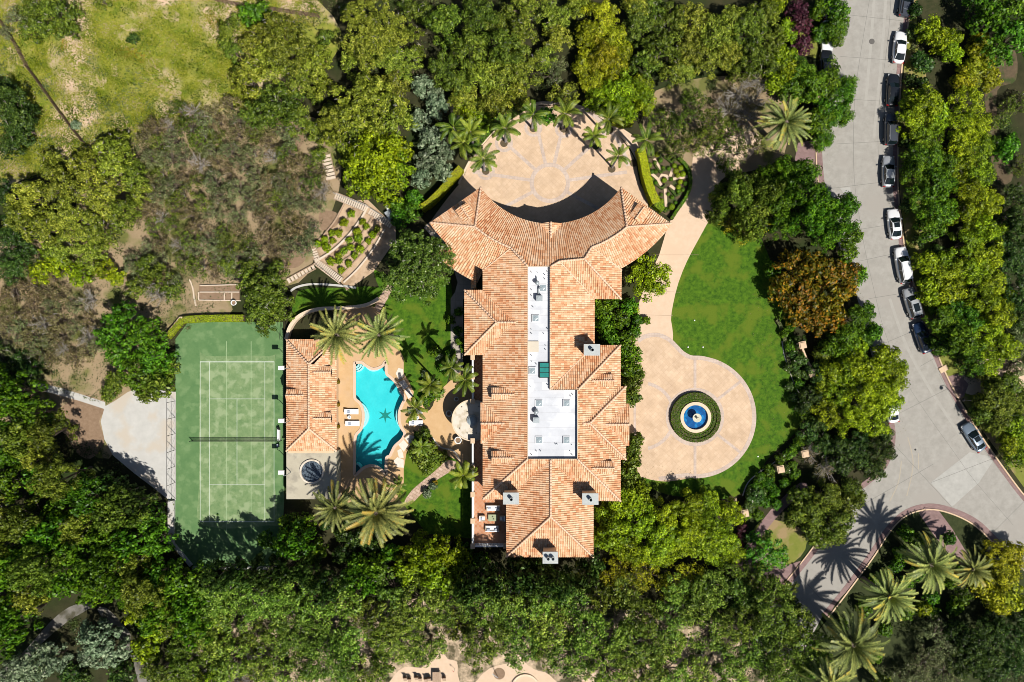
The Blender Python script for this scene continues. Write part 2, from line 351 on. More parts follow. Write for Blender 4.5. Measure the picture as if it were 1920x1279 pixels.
def unit(n):
    v = rng.normal(size=(n, 3)); return v / np.linalg.norm(v, axis=1, keepdims=True)
KINDS = {  # sub-lobe radius, big lobe size / R, leaf size, coverage, flatness, crown centre / R, edge raggedness, share of lobes dropped
 'fine':   dict(lr=.40, big=.30, leaf=.30, cov=1.5, flat=.52, hc=.95, rag=.25, drop=.10, tw=22),
 'lobed':  dict(lr=.55, big=.27, leaf=.32, cov=1.7, flat=.70, hc=.95, rag=.2, drop=.06, tw=0),
 'dense':  dict(lr=.42, big=.36, leaf=.30, cov=1.5, flat=.80, hc=.95, rag=.04, drop=.0, tw=16),
 'sparse': dict(lr=.38, big=.24, leaf=.24, cov=.55, flat=.45, hc=.85, rag=.25, drop=.3, tw=10),
 'leafy':  dict(lr=.48, big=.26, leaf=.42, cov=1.35, flat=.62, hc=.95, rag=.22, drop=.08, tw=4),
 'bare':   dict(lr=.40, big=.24, leaf=.20, cov=.16, flat=.45, hc=.85, rag=.28, drop=.35, tw=10),
 'weep':   dict(lr=.42, big=.24, leaf=.31, cov=1.0, flat=.45, hc=1.1, rag=.28, drop=.22, tw=8),
}
def crown_arrays(kind, Rr, seed):
    """big lobes over a dome, each carrying small tufts on its outside"""
    K = KINDS[kind]; g = np.random.default_rng(seed); lr = K['lr'] * (1 if Rr > 2 else .35 + .32 * Rr); ph = g.uniform(0, 6.28, 4); C = []; RR = []; mains = []
    n = int(1.25 / K['big'] ** 2) + (3 if Rr > 4 else 0)
    for i in range(n):
        q = math.sqrt((i + .3) / n); a = i * 2.39996 + g.uniform(-.35, .35)
        edge = 1 + K['rag'] * (math.sin(2 * a + ph[0]) * .5 + math.sin(3 * a + ph[1]) * .35 + math.sin(5 * a + ph[2]) * .3)
        Lr = K['big'] * Rr * g.uniform(.62, 1.28)
        if g.random() < K['drop'] and i > 1: continue
        r = q * max(.1, Rr * edge - Lr * .75) * g.uniform(.92, 1.06)
        mains.append((r * math.cos(a), r * math.sin(a), K['flat'] * Rr * math.sqrt(max(.02, 1 - q * q)) * g.uniform(.72, 1.1) + g.uniform(-.3, .3) * Lr, Lr))
    for i in range(max(3, n // 3)):
        a = g.uniform(0, 6.28); r = Rr * g.uniform(.55, .78); mains.append((r * math.cos(a), r * math.sin(a), -Rr * g.uniform(.05, .4) * K['flat'], K['big'] * Rr * .8))
    for (x, y, z, Lr) in mains:
        m = max(2, int(1.7 * (Lr / lr) ** 2)); u = g.normal(size=(m, 3)); u /= np.linalg.norm(u, axis=1, keepdims=True); u[:, 2] = np.where(g.random(m) < .8, np.abs(u[:, 2]), u[:, 2])
        for k in range(m):
            rr = max(.15, Lr - lr * .5) * g.uniform(.8, 1.12); C.append((x + u[k, 0] * rr, y + u[k, 1] * rr, z + u[k, 2] * rr * .8)); RR.append(lr * g.uniform(.55, 1.35))
    return np.array(C), np.array(RR)
PROTO = {}
def crown_mesh(kind, Rr, seed, m):
    K = KINDS[kind]; C, RR = crown_arrays(kind, Rr, seed); leaf = K['leaf'] * (1 if Rr > 2 else .55 + .22 * Rr)
    cnt = (K['cov'] * 9.5 * RR * RR / (leaf * leaf * .62) * .62).astype(int) + 3; I = np.repeat(np.arange(len(C)), cnt); k = len(I)
    u = unit(k); u[:, 2] = np.where(rng.random(k) < .7, np.abs(u[:, 2]), u[:, 2])
    rad = RR[I] * np.where(rng.random(k) < .85, rng.uniform(.75, 1.18, k), rng.uniform(.2, .9, k))
    pos = C[I] + u * rad[:, None]; nr = u * 1.0 + unit(k) * .5 + np.array([0, 0, .2])
    lv = np.clip(.46 + rng.uniform(-.2, .2, len(C))[I] + rng.normal(0, .22, k), 0, 1) * .94 + rng.uniform(0, .06, k)
    return leaf_mesh('crown', pos, nr, leaf * rng.uniform(.6, 1.3, k), lv, m), C
def tree_proto(kind, Rr, seed, bark='bark'):
    """> trunk (with its limbs), crown ; base at the origin"""
    key = (kind, Rr, seed)
    if key in PROTO: return PROTO[key]
    K = KINDS[kind]; hc = K['hc'] * Rr; me, C = crown_mesh(kind, Rr, seed, LM['green'])
    t = MB(); g = random.Random(seed); tr = .06 + .045 * Rr; fork = (0, 0, hc * .45)
    t.tube([(0, 0, -.1), (g.uniform(-.05, .05) * Rr, g.uniform(-.05, .05) * Rr, hc * .25), fork], [tr * 1.25, tr, tr * .85], 8)
    idx = list(range(len(C))); g.shuffle(idx); nb = {'bare': 26, 'sparse': 16, 'weep': 12}.get(kind, 8)
    for i in idx[:nb]:
        c = C[i]; e = (c[0], c[1], c[2] + hc + (.25 if kind in ('bare', 'sparse') else 0)); mid = (c[0] * .45 + g.uniform(-.1, .1) * Rr, c[1] * .45 + g.uniform(-.1, .1) * Rr, hc * .45 + (e[2] - hc * .45) * .6)
        t.tube([fork, mid, e], [tr * .55, tr * .32, tr * .1], 5)
        if kind in ('bare', 'sparse'):
            for _ in range(3 if kind == 'sparse' else 6):
                f = (e[0] + g.uniform(-.22, .22) * Rr, e[1] + g.uniform(-.22, .22) * Rr, e[2] + g.uniform(-.1, .12) * Rr); t.tube([mid if g.random() < .5 else e, f], [tr * .16, .012], 4)
    nw = int(K['tw'] * (Rr / 4.6) ** 2); top = [i for i in idx if C[i][2] > .2 * K['flat'] * Rr][:nw]
    for i in top:                                  # pale twigs breaking through the leaves
        c = C[i]; a = g.uniform(0, 6.28); L = g.uniform(.35, .8); z = c[2] + hc + .30
        p0 = (c[0], c[1], z - .25); p1 = (c[0] + L * math.cos(a), c[1] + L * math.sin(a), z + .1); t.tube([p0, p1], [.035, .015], 4, 1); t.tube([((p0[0] + p1[0]) / 2, (p0[1] + p1[1]) / 2, z - .07), (p1[0] + .25 * math.cos(a + 1.5), p1[1] + .25 * math.sin(a + 1.5), z + .12)], [.02, .012], 4, 1)
    n = len(me.vertices); a = np.empty(n * 3, np.float32); me.vertices.foreach_get('co', a); a = a.reshape(-1, 3); a[:, 2] += hc; me.vertices.foreach_set('co', a.ravel()); me.update()
    tm = bpy.data.meshes.new('trunk'); tm.from_pydata(t.v, [], t.f); tm.materials.append(M[bark]); tm.materials.append(M['palebark']); tm.polygons.foreach_set('material_index', t.m); tm.update()
    PROTO[key] = (tm, me); return PROTO[key]
TREES = []        # px, py, radius px, kind, leaf, words, noun
SIZES = (1.0, 2.0, 3.2, 4.6, 6.2)
def tree(px, py, r, kind, leaf, words, noun='tree', name=None, group=None, label=None, hk=1.0, bark=None, root=None):
    Rm = r / S * .95; proto = min(SIZES, key=lambda q: abs(math.log(q / Rm)))
    K = KINDS[kind]; hmid = K['hc'] * Rm * hk + .3 * K['flat'] * Rm
    Rm *= 1 - hmid / H
    nseed = 2 if proto > 3.9 else 3
    tm, cm = tree_proto(kind, proto, random.randrange(nseed) + 1, bark or ('palebark' if kind == 'bare' else 'bark')); hk *= random.uniform(.88, 1.15)
    x, y, _ = P(px, py, hmid); s = Rm / proto
    o = root or thing(name or noun.replace(' ', '_'), '', noun, (x, y, 0)); a = random.uniform(0, 6.28)
    sx, sy = random.uniform(.93, 1.07), random.uniform(.93, 1.07)
    for nm, me in (('trunk', tm), ('crown', cm)):
        c = bpy.data.objects.new(nm, me); col.objects.link(c); put(c, o); c.scale = (s * sx, s * sy, s * hk); c.rotation_euler = (0, 0, a)
        if nm == 'crown': c.material_slots[0].link = 'OBJECT'; c.material_slots[0].material = LM[leaf]
        if root: c.location = (x - root.location.x, y - root.location.y, 0)
    if root: return o
    TREES.append((o, px, py, words, noun, group, label)); return o
def inside(p, poly):
    c = False; n = len(poly)
    for i in range(n):
        (x1, y1), (x2, y2) = poly[i], poly[(i + 1) % n]
        if (y1 > p[1]) != (y2 > p[1]) and p[0] < (x2 - x1) * (p[1] - y1) / (y2 - y1) + x1: c = not c
    return c
def fill(poly, gap, specs, avoid=(), seed=1, tries=1500, jitter=(.8, 1.15), hk=1.0):
    """plants a patch: specs = (weight, r px, kind, leaf, words, noun)"""
    g = random.Random(seed); xs = [p[0] for p in poly]; ys = [p[1] for p in poly]; got = []
    for _ in range(tries):
        p = (g.uniform(min(xs), max(xs)), g.uniform(min(ys), max(ys)))
        if not inside(p, poly) or any(inside(p, a) for a in avoid): continue
        if any((p[0] - q[0]) ** 2 + (p[1] - q[1]) ** 2 < gap * gap for q in got): continue
        got.append(p); sp = g.choices(specs, [q[0] for q in specs])[0]
        tree(p[0], p[1], sp[1] * g.uniform(*jitter), sp[2], sp[3], sp[4], sp[5], hk=hk)
def frond_strip(g, L, wd, e0, droop, az, stations, V, F, A, lift=.25, twist=0.0, fold=.35, base=(0, 0, 0), tint=None, gapf=1.12):
    """a feather: leaflets both sides of a curved midrib"""
    p = Vector(base); e = e0; d2 = Vector((math.cos(az), math.sin(az), 0)); side = Vector((-math.sin(az), math.cos(az), 0)); step = L / stations; mid = []
    bend = g.uniform(-.4, .4)
    for i in range(stations + 1):
        mid.append((p.copy(), e)); a = az + bend * i / stations; d2 = Vector((math.cos(a), math.sin(a), 0))
        p = p + (d2 * math.cos(e) + Vector((0, 0, 1)) * math.sin(e)) * step; e -= droop / stations * (.5 + i / stations)
    lvb = g.uniform(.15, .75) if tint is None else tint
    for i in range(stations):
        t = (i + .5) / stations
        if t < .07: continue
        wl = wd * min(1, (t - .02) * 6) * (1 - .55 * t ** 2.4); q, ee = mid[i]; q2 = mid[i + 1][0]; fw = (q2 - q).normalized(); up = side.cross(fw) * -1
        if up.z < 0: up = -up
        for sgn in (-1, 1):
            tip = q + fw * wl * .75 + side * sgn * wl * math.cos(fold) + up * wl * math.sin(fold) * g.uniform(.5, 1.1)
            b = len(V); V.extend([q, q + (q2 - q) * gapf, tip + fw * step * (.12 if gapf > 1 else .6), tip - fw * step * .05]); F.append((b, b + 1, b + 2, b + 3)); A.append(min(1, max(0, lvb + g.gauss(0, .12) + .22 * t * t)) * .94)
    for i in range(stations):                       # midrib
        q, q2 = mid[i][0], mid[i + 1][0]; b = len(V); r = .035 * (1 - i / stations) + .01; V.extend([q + side * r, q - side * r, q2 - side * r, q2 + side * r]); F.append((b, b + 1, b + 2, b + 3)); A.append(.86)
def frond_mesh(V, F, A, m):
    me = bpy.data.meshes.new('fronds'); me.from_pydata([tuple(v) for v in V], [], F); at = me.attributes.new('lv', 'FLOAT', 'FACE'); at.data.foreach_set('value', A); me.materials.append(m); me.update(); return me
def date_proto(seed, Rr=4.2, h=8.0):
    g = random.Random(seed); V, F, A = [], [], []; n = 54 + 7 * (seed % 4)
    for k in range(n):
        f = k / n; az = k * 2.39996 + g.uniform(-.3, .3); e0 = R(80 - 98 * f ** .8 + g.uniform(-7, 7)); L = Rr * (.68 + .42 * math.sin(min(1, f * 1.25) * 1.57)) * g.uniform(.78, 1.12)
        frond_strip(g, L, g.uniform(.34, .48), e0, R(40 + 26 * f + g.uniform(-8, 16)), az, 30, V, F, A, fold=R(g.uniform(8, 34)), base=(.18 * math.cos(az), .18 * math.sin(az), h + .4 * (1 - f)), tint=(.97 if g.random() < .08 * f + .02 else None))
    t = MB(); t.lathe([(.62, -.1), (.48, .4), (.42, h * .5), (.44, h - 1.2), (.66, h - .7), (.70, h - .1), (.42, h + .35), (.12, h + .6)], (0, 0, 0), 14)
    for k in range(60):
        a = k * 2.4; z = h - 1.3 + 1.3 * k / 60; t.box((.66 * math.cos(a), .66 * math.sin(a), z), (.22, .16, .10), a)
    return t, frond_mesh(V, F, A, LM['datep'])
def queen_proto(seed, Rr=2.5, h=7.0):
    g = random.Random(seed); V, F, A = [], [], []; n = 11 + seed
    for k in range(n):
        f = k / n; az = k * 2.39996 + g.uniform(-.45, .45); e0 = R(74 - 66 * f + g.uniform(-10, 10)); L = Rr * g.uniform(.95, 1.35)
        frond_strip(g, L, .44, e0, R(95 + 35 * f), az, 22, V, F, A, fold=R(-22), gapf=.95, base=(.05 * math.cos(az), .05 * math.sin(az), h), tint=(.95 if g.random() < .06 else None))
    t = MB(); t.lathe([(.30, -.1), (.22, .35), (.17, h * .5), (.17, h - 1.4), (.19, h - 1.0), (.13, h - .2), (.05, h + .3)], (0, 0, 0), 10)
    return t, frond_mesh(V, F, A, LM['queenp'])
def mk(t, m):
    me = bpy.data.meshes.new('trunk'); me.from_pydata([tuple(v) for v in t.v], [], t.f); me.materials.append(m); me.polygons.foreach_set('use_smooth', [True] * len(me.polygons)); me.update(); return me
PALMS = {}
def palm(px, py, r, label, sort='date', h=8.0, group=None, sd=None):
    sd = sd or random.randrange(5) + 1; key = (sort, sd)
    if key not in PALMS:
        t, fm = (date_proto if sort == 'date' else queen_proto)(sd); PALMS[key] = (mk(t, M['palmtrunk' if sort == 'date' else 'greytrunk']), fm)
    tm, fm = PALMS[key]; R0, h0 = (4.2, 8.0) if sort == 'date' else (2.5, 7.0)
    x, y, _ = P(px, py, h + .4); o = thing('date_palm' if sort == 'date' else 'slender_palm', label, 'palm tree', (x, y, 0), group)
    s = r / S * (1 - h / H) / R0; a = random.uniform(0, 6.28)
    c = bpy.data.objects.new('trunk', tm); col.objects.link(c); put(c, o); c.scale = (s, s, h / h0)
    c = bpy.data.objects.new('fronds', fm); col.objects.link(c); put(c, o); c.scale = (s, s, s); c.location = (0, 0, h - h0 * s); c.rotation_euler = (0, 0, a)
    return o
def hedge(path, wd, h, label, leaf='lime', closed=False, name='clipped_hedge', z=0.0, dens=1.0, size=.17, group=None, cat='hedge', root=None, part='foliage'):
    """a clipped hedge along a path of world points: solid heart, leafy skin"""
    o = root or thing(name, label, cat, (path[0][0], path[0][1], z), group)
    b = MB(); b.band([(p[0], p[1]) for p in path], wd * .9, z - .02, z + h * .96, closed); b.build('heart' if root is None else 'heart', M['dsoil'], o)
    pos, nr = [], []; n = len(path); seg = [(path[i], path[(i + 1) % n]) for i in range(n if closed else n - 1)]
    for a, c in seg:
        dx, dy = c[0] - a[0], c[1] - a[1]; L = math.hypot(dx, dy)
        if L < .01: continue
        d = np.array([dx / L, dy / L, 0]); q = np.array([-dy / L, dx / L, 0]); A = np.array([a[0], a[1], z])
        k = int(L * wd * 230 * dens) + 1; pos.append(A + d * rng.uniform(0, L, (k, 1)) + q * rng.uniform(-wd / 2, wd / 2, (k, 1)) + np.c_[np.zeros((k, 2)), h + rng.uniform(-.08, .05, k)]); nr.append(unit(k) * .55 + np.array([0, 0, .8]))
        for sg in (-1, 1):
            k = int(L * h * 120 * dens) + 1; pos.append(A + d * rng.uniform(0, L, (k, 1)) + q * sg * (wd / 2 + rng.uniform(-.06, .05, (k, 1))) + np.c_[np.zeros((k, 2)), rng.uniform(0, h, k)]); nr.append(unit(k) * .55 + q * sg)
    pos = np.concatenate(pos); nr = np.concatenate(nr); org = np.array([*origin(o)])
    me = leaf_mesh(part, pos - org, nr, size * rng.uniform(.7, 1.2, len(pos)), rng.beta(2.6, 2.6, len(pos)), LM[leaf])
    c = bpy.data.objects.new(part, me); col.objects.link(c); put(c, o); return o
def ball(x, y, r, leaf, z=0.0, sq=.85):
    """leaf positions of a clipped ball"""
    k = int(4200 * r * r + 30); u = unit(k); u[:, 2] = np.abs(u[:, 2]) * np.where(rng.random(k) < .8, 1, -.4)
    return np.array([x, y, z + r * .75]) + u * r * np.array([1, 1, sq]), u + unit(k) * .4
def cover(name, polys, n, size, leaf, label, h=.25, seedz=0.0, cat='ground cover', skip=(), clump=0):
    """ground cover: countless small blades over px polygons"""
    xs = [p[0] for q in polys for p in q]; ys = [p[1] for q in polys for p in q]; pts = []
    if clump: cs = [(rng.uniform(min(xs), max(xs)), rng.uniform(min(ys), max(ys)), rng.uniform(.5, 1.6)) for _ in range(clump)]
    while len(pts) < n:
        if clump: c = cs[rng.integers(clump)]; p = (c[0] + rng.normal(0, 7 * c[2]), c[1] + rng.normal(0, 7 * c[2]))
        else: p = (rng.uniform(min(xs), max(xs)), rng.uniform(min(ys), max(ys)))
        if any(inside(p, q) for q in polys) and not any(inside(p, q) for q in skip): pts.append((p[0], p[1], c[2] if clump else 1))
    a = np.array(pts); X = (a[:, 0] - 960) / S; Y = (639.5 - a[:, 1]) / S; Z = seedz + rng.uniform(.02, 1, n) ** 1.4 * h * a[:, 2]
    pos = np.c_[X, Y, Z]; v = .5 + .25 * np.sin(X * .7 + 3 * np.sin(Y * .31)) * np.sin(Y * .9 + X * .2) + rng.normal(0, .17, n)
    me = leaf_mesh(name, pos, unit(n) + np.array([0, 0, .5]), size * rng.uniform(.6, 1.3, n), np.clip(v, 0, .93) + rng.uniform(0, .07, n), LM[leaf])
    o = bpy.data.objects.new(name, me); col.objects.link(o); return tag(o, label, cat, None, 'stuff')

# ------------------------------------------------------------------ the ground, lawns, roads and paving (all real sheets and kerbs)
pool_px = smooth([(665, 683), (668, 680), (679, 680), (684, 684), (700, 692), (716, 687), (722, 679), (724, 681), (725, 700), (731, 706), (741, 716), (751, 732), (759, 747), (755, 757), (750, 769), (748.5, 781), (750, 794), (754, 804), (759, 812),
    (754, 824), (741, 836), (735, 847), (731, 855), (725, 858), (724, 872), (724, 889), (719, 884), (707, 875), (694, 873), (681, 878), (670, 888), (665, 890), (665, 870), (665, 845), (665.5, 826), (668, 815), (676, 806), (680, 795), (681.5, 781), (680, 767), (675, 756), (667, 749), (665, 742), (665, 715)], 3)
PH = 1.35
pool_w = [(p[0], p[1]) for p in PP(pool_px)]
big = 420
ground_out = [(-big, -big), (big, -big), (big, big), (-big, big)]
struct(MB().prism([ground_out, pool_w], None, 0), 'ground', mat('woodland_ground', (.018, .022, .007), (.055, .05, .022), .5, c3=(.022, .038, .007), sc2=.12, bump=.05, det=10))
def sheet(name, px, z, m, sm=0, holes=()):
    pts = smooth(px, sm) if sm else px
    return struct(MB().prism([[(p[0], p[1]) for p in PP(pts)]] + [list(h) for h in holes], None, z), name, m)
sheet('meadow_slope', [(-40, -40), (480, -40), (640, 60), (560, 180), (480, 235), (300, 250), (240, 285), (150, 300), (60, 330), (-40, 330)], .012, M['wildgrass'], 4)
sheet('dry_slope', [(170, 280), (300, 225), (480, 215), (610, 230), (640, 330), (600, 450), (560, 530), (440, 545), (430, 590), (330, 600), (250, 720), (205, 860), (100, 800), (-40, 760), (-40, 470), (120, 440)], .022, M['scrubsoil'], 4)
sheet('dry_slope', [(1230, 170), (1440, 150), (1470, 290), (1330, 330), (1220, 300)], .012, M['scrubsoil'], 4)
sheet('dry_slope', [(1848, 100), (1900, 90), (1905, 150), (1870, 170), (1875, 250), (1900, 330), (1870, 340), (1852, 250)], .012, M['dsoil'], 4)
sheet('sandy_ground', [(380, 1190), (620, 1130), (1000, 1125), (1280, 1160), (1500, 1200), (1560, 1330), (380, 1330)], .012, mat('sandy_soil', (.10, .085, .045), (.60, .46, .32), .6, c3=(.06, .06, .025), sc2=.4, bump=.03, sharp=.12), 4)
sheet('lawn', [(1318, 420), (1400, 400), (1470, 560), (1490, 640), (1500, 700), (1505, 790), (1440, 860), (1390, 925), (1330, 935), (1230, 920), (1180, 860), (1240, 640), (1245, 600), (1250, 560), (1270, 500)], .016, M['lawn'], 4)
sheet('lawn', [(700, 505), (760, 530), (845, 520), (846, 690), (820, 745), (780, 760), (745, 700), (730, 620), (720, 560)], .016, M['lawn'], 2)
sheet('lawn', [(560, 545), (640, 540), (720, 540), (690, 585), (600, 580), (550, 600)], .014, M['lawn'], 2)
sheet('lawn', [(745, 830), (800, 800), (885, 880), (886, 1010), (800, 1000), (740, 925)], .016, M['lawn'])
sheet('lawn', [(1430, 975), (1500, 990), (1510, 1030), (1470, 1060), (1410, 1020)], .014, M['drylawn'], 3)
sheet('verge', [(1700, -30), (1760, -30), (1745, 120), (1750, 300), (1770, 500), (1800, 640), (1830, 740), (1960, 900), (1960, 960), (1895, 880), (1800, 745), (1745, 640), (1715, 530), (1694, 420), (1686, 330), (1688, 200), (1697, 110)], .016, M['drylawn'], 3)
sheet('painted_shade_verge', [(1726, -30), (1800, -30), (1800, 640), (1780, 600), (1752, 520), (1742, 420), (1738, 300), (1736, 130), (1722, 110)], .020, mat('painted_shade_verge', (.02, .03, .008), (.06, .055, .025), 1.2, bump=.04), 3)  # dark sheet whose colour stands in for tree shadow beside the parked cars
sheet('verge', [(1500, 60), (1536, 75), (1532, 110), (1490, 100)], .014, M['drylawn'])
# the street
street = [(1580, -40), (1708, -40), (1704, 30), (1697, 80), (1692, 120), (1687, 200), (1683, 280), (1683, 350), (1690, 420), (1698, 480), (1713, 532), (1733, 590), (1752, 650), (1775, 706), (1805, 762), (1845, 826), (1883, 880), (1925, 935), (1980, 990), (1980, 1120), (1900, 1050), (1862, 1008), (1826, 975), (1780, 955), (1738, 948), (1700, 958), (1665, 990), (1630, 1040), (1590, 1095), (1545, 1150), (1490, 1235), (1400, 1200), (1435, 1150), (1470, 1105), (1520, 1042), (1585, 955), (1612, 912), (1640, 892), (1660, 862), (1671, 830), (1671, 796), (1660, 740), (1640, 690), (1618, 600), (1590, 500), (1560, 430), (1540, 360), (1534, 300), (1536, 240), (1545, 120), (1556, 60)]
sheet('street', street, .030, M['road'], 3)
j = MB()
for a, b in (((1580, 27), (1716, 42)), ((1575, 106), (1700, 115)), ((1540, 183), (1688, 192)), ((1534, 272), (1680, 264)), ((1545, 355), (1684, 338)), ((1600, 432), (1690, 418)), ((1610, 490), (1702, 470)), ((1630, 560), (1722, 545)), ((1655, 645), (1738, 610)), ((1680, 778), (1790, 722)), ((1745, 905), (1866, 858)), ((1725, 687), (1755, 670)), ((1675, 832), (1785, 952)), ((1620, 945), (1750, 870)), ((1850, 1010), (1960, 900)), ((1500, 1080), (1545, 1130)), ((1560, 990), (1625, 1045))):
    j.band([P(*a)[:2], P(*b)[:2]], .05, None, .040)
for L in ([(1635, -30), (1625, 30), (1612, 110), (1603, 180), (1600, 265), (1602, 340), (1610, 400), (1622, 470), (1640, 550), (1658, 620), (1690, 700), (1730, 765), (1790, 850), (1830, 905), (1900, 985)], [(1672, -30), (1666, 60), (1656, 140), (1648, 200), (1646, 270), (1650, 340)], [(1760, 700), (1815, 800), (1880, 890)]):
    j.band([P(*p)[:2] for p in smooth(L, 4, False)], .04, None, .040)
struct(j, 'street_joints', M['joint'])
sheet('street_patch', [(1745, 905), (1818, 848), (1866, 858), (1835, 905), (1785, 950)], .036, M['roadpatch'])
sheet('street_patch', [(1575, 353), (1594, 351), (1596, 368), (1590, 374)], .036, M['roadpatch'])
tm_ = MB()
for L in ([(1662, -20), (1655, 80), (1646, 180), (1638, 260)], [(1640, -20), (1632, 90), (1622, 200)], [(1668, 560), (1700, 650), (1750, 740), (1810, 830)], [(1700, 560), (1730, 640), (1790, 740)]):
    tm_.band([P(*p)[:2] for p in smooth(L, 4, False)], .42, None, .034)
struct(tm_, 'street_tyre_tracks', M['tyre_mark'])
st = MB()
for L in ([(1690, 865), (1684, 905), (1668, 940)], [(1702, 820), (1712, 870), (1700, 930)], [(1722, 850), (1722, 880)]): st.band([P(*p)[:2] for p in smooth(L, 5, False)], .16, None, .037)
struct(st, 'street_stains', M['stain'])
def kerb(name, px, wd, h, m, sm=4, closed=False): struct(MB().band([P(*p)[:2] for p in (smooth(px, sm, closed) if sm else px)], wd, 0, h, closed), name, M[m])
eastk = [(1708, -40), (1705, 30), (1698, 80), (1692, 120), (1687, 200), (1684, 280), (1684, 350), (1691, 420), (1699, 480), (1714, 532), (1734, 590), (1753, 650), (1776, 706), (1806, 762), (1846, 826), (1884, 880), (1926, 935), (1980, 990)]
off = [(p[0] - 6, p[1]) for p in eastk]
kerb('brick_gutter', off, .62, .046, 'brickpink'); kerb('kerb', [(p[0] - 1, p[1]) for p in eastk], .2, .15, 'kerb')
kerb('brick_gutter', [(1568, -30), (1556, 60), (1545, 120), (1537, 240), (1537, 300), (1543, 360)], .8, .046, 'brickpink')
kerb('kerb', [(1560, -30), (1549, 60), (1538, 120), (1531, 240), (1530, 300), (1536, 360)], .18, .15, 'kerb')
kerb('brick_gutter', [(1666, 770), (1674, 810), (1670, 845), (1657, 875), (1635, 897), (1610, 916)], .8, .046, 'brickpink')
kerb('brick_gutter', [(1580, 960), (1516, 1046), (1466, 1108), (1430, 1155)], .75, .046, 'brickpink'); kerb('kerb', [(1575, 957), (1511, 1043), (1461, 1105)], .16, .15, 'kerb')
sheet('brick_drive_entry', [(1764, 700), (1778, 706), (1797, 700), (1816, 720), (1808, 742), (1797, 750), (1790, 734)], .040, M['brickpink'])
sheet('side_drive', [(1797, 703), (1850, 672), (1960, 690), (1960, 760), (1850, 740), (1812, 738)], .030, M['drive'], 3)
sheet('brick_drive_entry', [(1496, 268), (1534, 262), (1534, 350), (1512, 330), (1490, 300)], .040, M['brickpink'])
sheet('brick_drive_entry', [(1440, 1035), (1475, 1060), (1508, 1050), (1470, 1105), (1430, 1145), (1405, 1100), (1390, 1060)], .034, M['brickpink'], 2)
sheet('garden_path', [(1368, 1060), (1400, 1020), (1430, 975), (1460, 940), (1500, 905), (1515, 915), (1470, 955), (1440, 990), (1420, 1020), (1390, 1062)], .030, M['brickpink'], 2)
# palm island
isl = [(1697, 966), (1740, 955), (1780, 962), (1824, 982), (1858, 1014), (1890, 1050), (1940, 1110), (1940, 1330), (1480, 1330), (1552, 1158), (1600, 1095), (1640, 1040), (1668, 995)]
struct(MB().prism([[(p[0], p[1]) for p in PP(smooth(isl, 4))]], 0, .10), 'palm_island_bed', mat('dark_planted_bed', (.02, .03, .008), (.05, .06, .02), 1.5, bump=.05))
kerb('brick_gutter', [(1545, 1155), (1595, 1092), (1634, 1038), (1668, 988), (1700, 960), (1740, 949), (1782, 956), (1828, 977), (1864, 1010), (1905, 1052)], .8, .046, 'brickpink'); kerb('kerb', [(1552, 1158), (1600, 1095), (1640, 1040), (1670, 994), (1700, 966), (1740, 955), (1780, 962), (1824, 983), (1860, 1016)], .2, .16, 'kerb')
sheet('brick_walk', [(1722, 962), (1760, 958), (1808, 1030), (1840, 1080), (1815, 1085), (1780, 1040)], .125, M['brickpink'], 2)
# motor court to the north, the arc band pattern and the drive down the east side
mc = [(800, 428), (818, 400), (842, 368), (866, 338), (884, 300), (915, 262), (955, 218), (985, 203), (1032, 198), (1078, 202), (1112, 216), (1148, 241), (1172, 270), (1190, 300), (1200, 345), (1215, 378), (1190, 450), (1033, 470), (900, 460), (806, 432)]
sheet('motor_court', mc, .040, M['pave'], 3)
bm = MB(); cx, cy = 1031, 343
bm.band([P(*p)[:2] for p in circle(cx, cy, 34, 48)], .62, None, .052, True)
bm.band([P(*p)[:2] for p in circle(cx, cy, 150, 60, -160, -12)], .55, None, .052)
for a in (-103, -77, -42, -138, -8, -172, 28, 152): bm.band([P(cx + 38 * math.cos(R(a)), cy + 38 * math.sin(R(a)))[:2], P(cx + 146 * math.cos(R(a)), cy + 146 * math.sin(R(a)))[:2]], .5, None, .049)
for a, b in ((1000, 240), (945, 269), (1057, 242), (911, 321)): bm.band([P(*p)[:2] for p in circle(a, b, 14, 24)], .45, None, .055, True)
struct(bm, 'motor_court_bands', M['paveband'])
kerb('kerb', [(860, 345), (884, 297), (915, 258), (955, 214), (985, 199), (1032, 194), (1080, 198), (1116, 213), (1152, 238), (1177, 267), (1195, 300)], .3, .16, 'trim')
sheet('sand_walk', [(1142, 236), (1160, 236), (1190, 256), (1200, 282), (1186, 284), (1168, 262)], .034, M['drive'])
sheet('driveway', [(1250, 430), (1236, 478), (1216, 520), (1199, 565), (1191, 620), (1185, 660), (1250, 660), (1262, 630), (1258, 600), (1262, 570), (1272, 530), (1288, 490), (1308, 452), (1330, 412), (1345, 380), (1350, 340), (1400, 300), (1430, 262), (1400, 245), (1350, 270), (1300, 285), (1296, 350), (1262, 405)], .034, M['drive'], 2)
j2 = MB()
for a, b in (((1225, 478), (1310, 478)), ((1203, 545), (1275, 548)), ((1195, 590), (1262, 592)), ((1290, 400), (1330, 420))): j2.band([P(*a)[:2], P(*b)[:2]], .04, None, .042)
for q in circle(1330, 270, 1, 1): pass
struct(j2, 'driveway_joints', mat('driveway_joint', (.36, .26, .18)))
sheet('sandy_walk', [(1375, 300), (1352, 285), (1362, 250), (1345, 225), (1352, 222), (1372, 250), (1388, 275)], .046, M['drive'], 2)
fc = [(1178, 655), (1190, 640), (1205, 630), (1232, 626), (1255, 634), (1268, 648), (1278, 660), (1292, 667), (1310, 669)] + [(1303 + 113 * math.cos(R(a)), 782 + 113 * math.sin(R(a))) for a in range(-80, 100, 10)] + [(1262, 902), (1235, 902), (1205, 895), (1178, 880)]
sheet('fountain_court', fc, .040, M['pave'], 2)
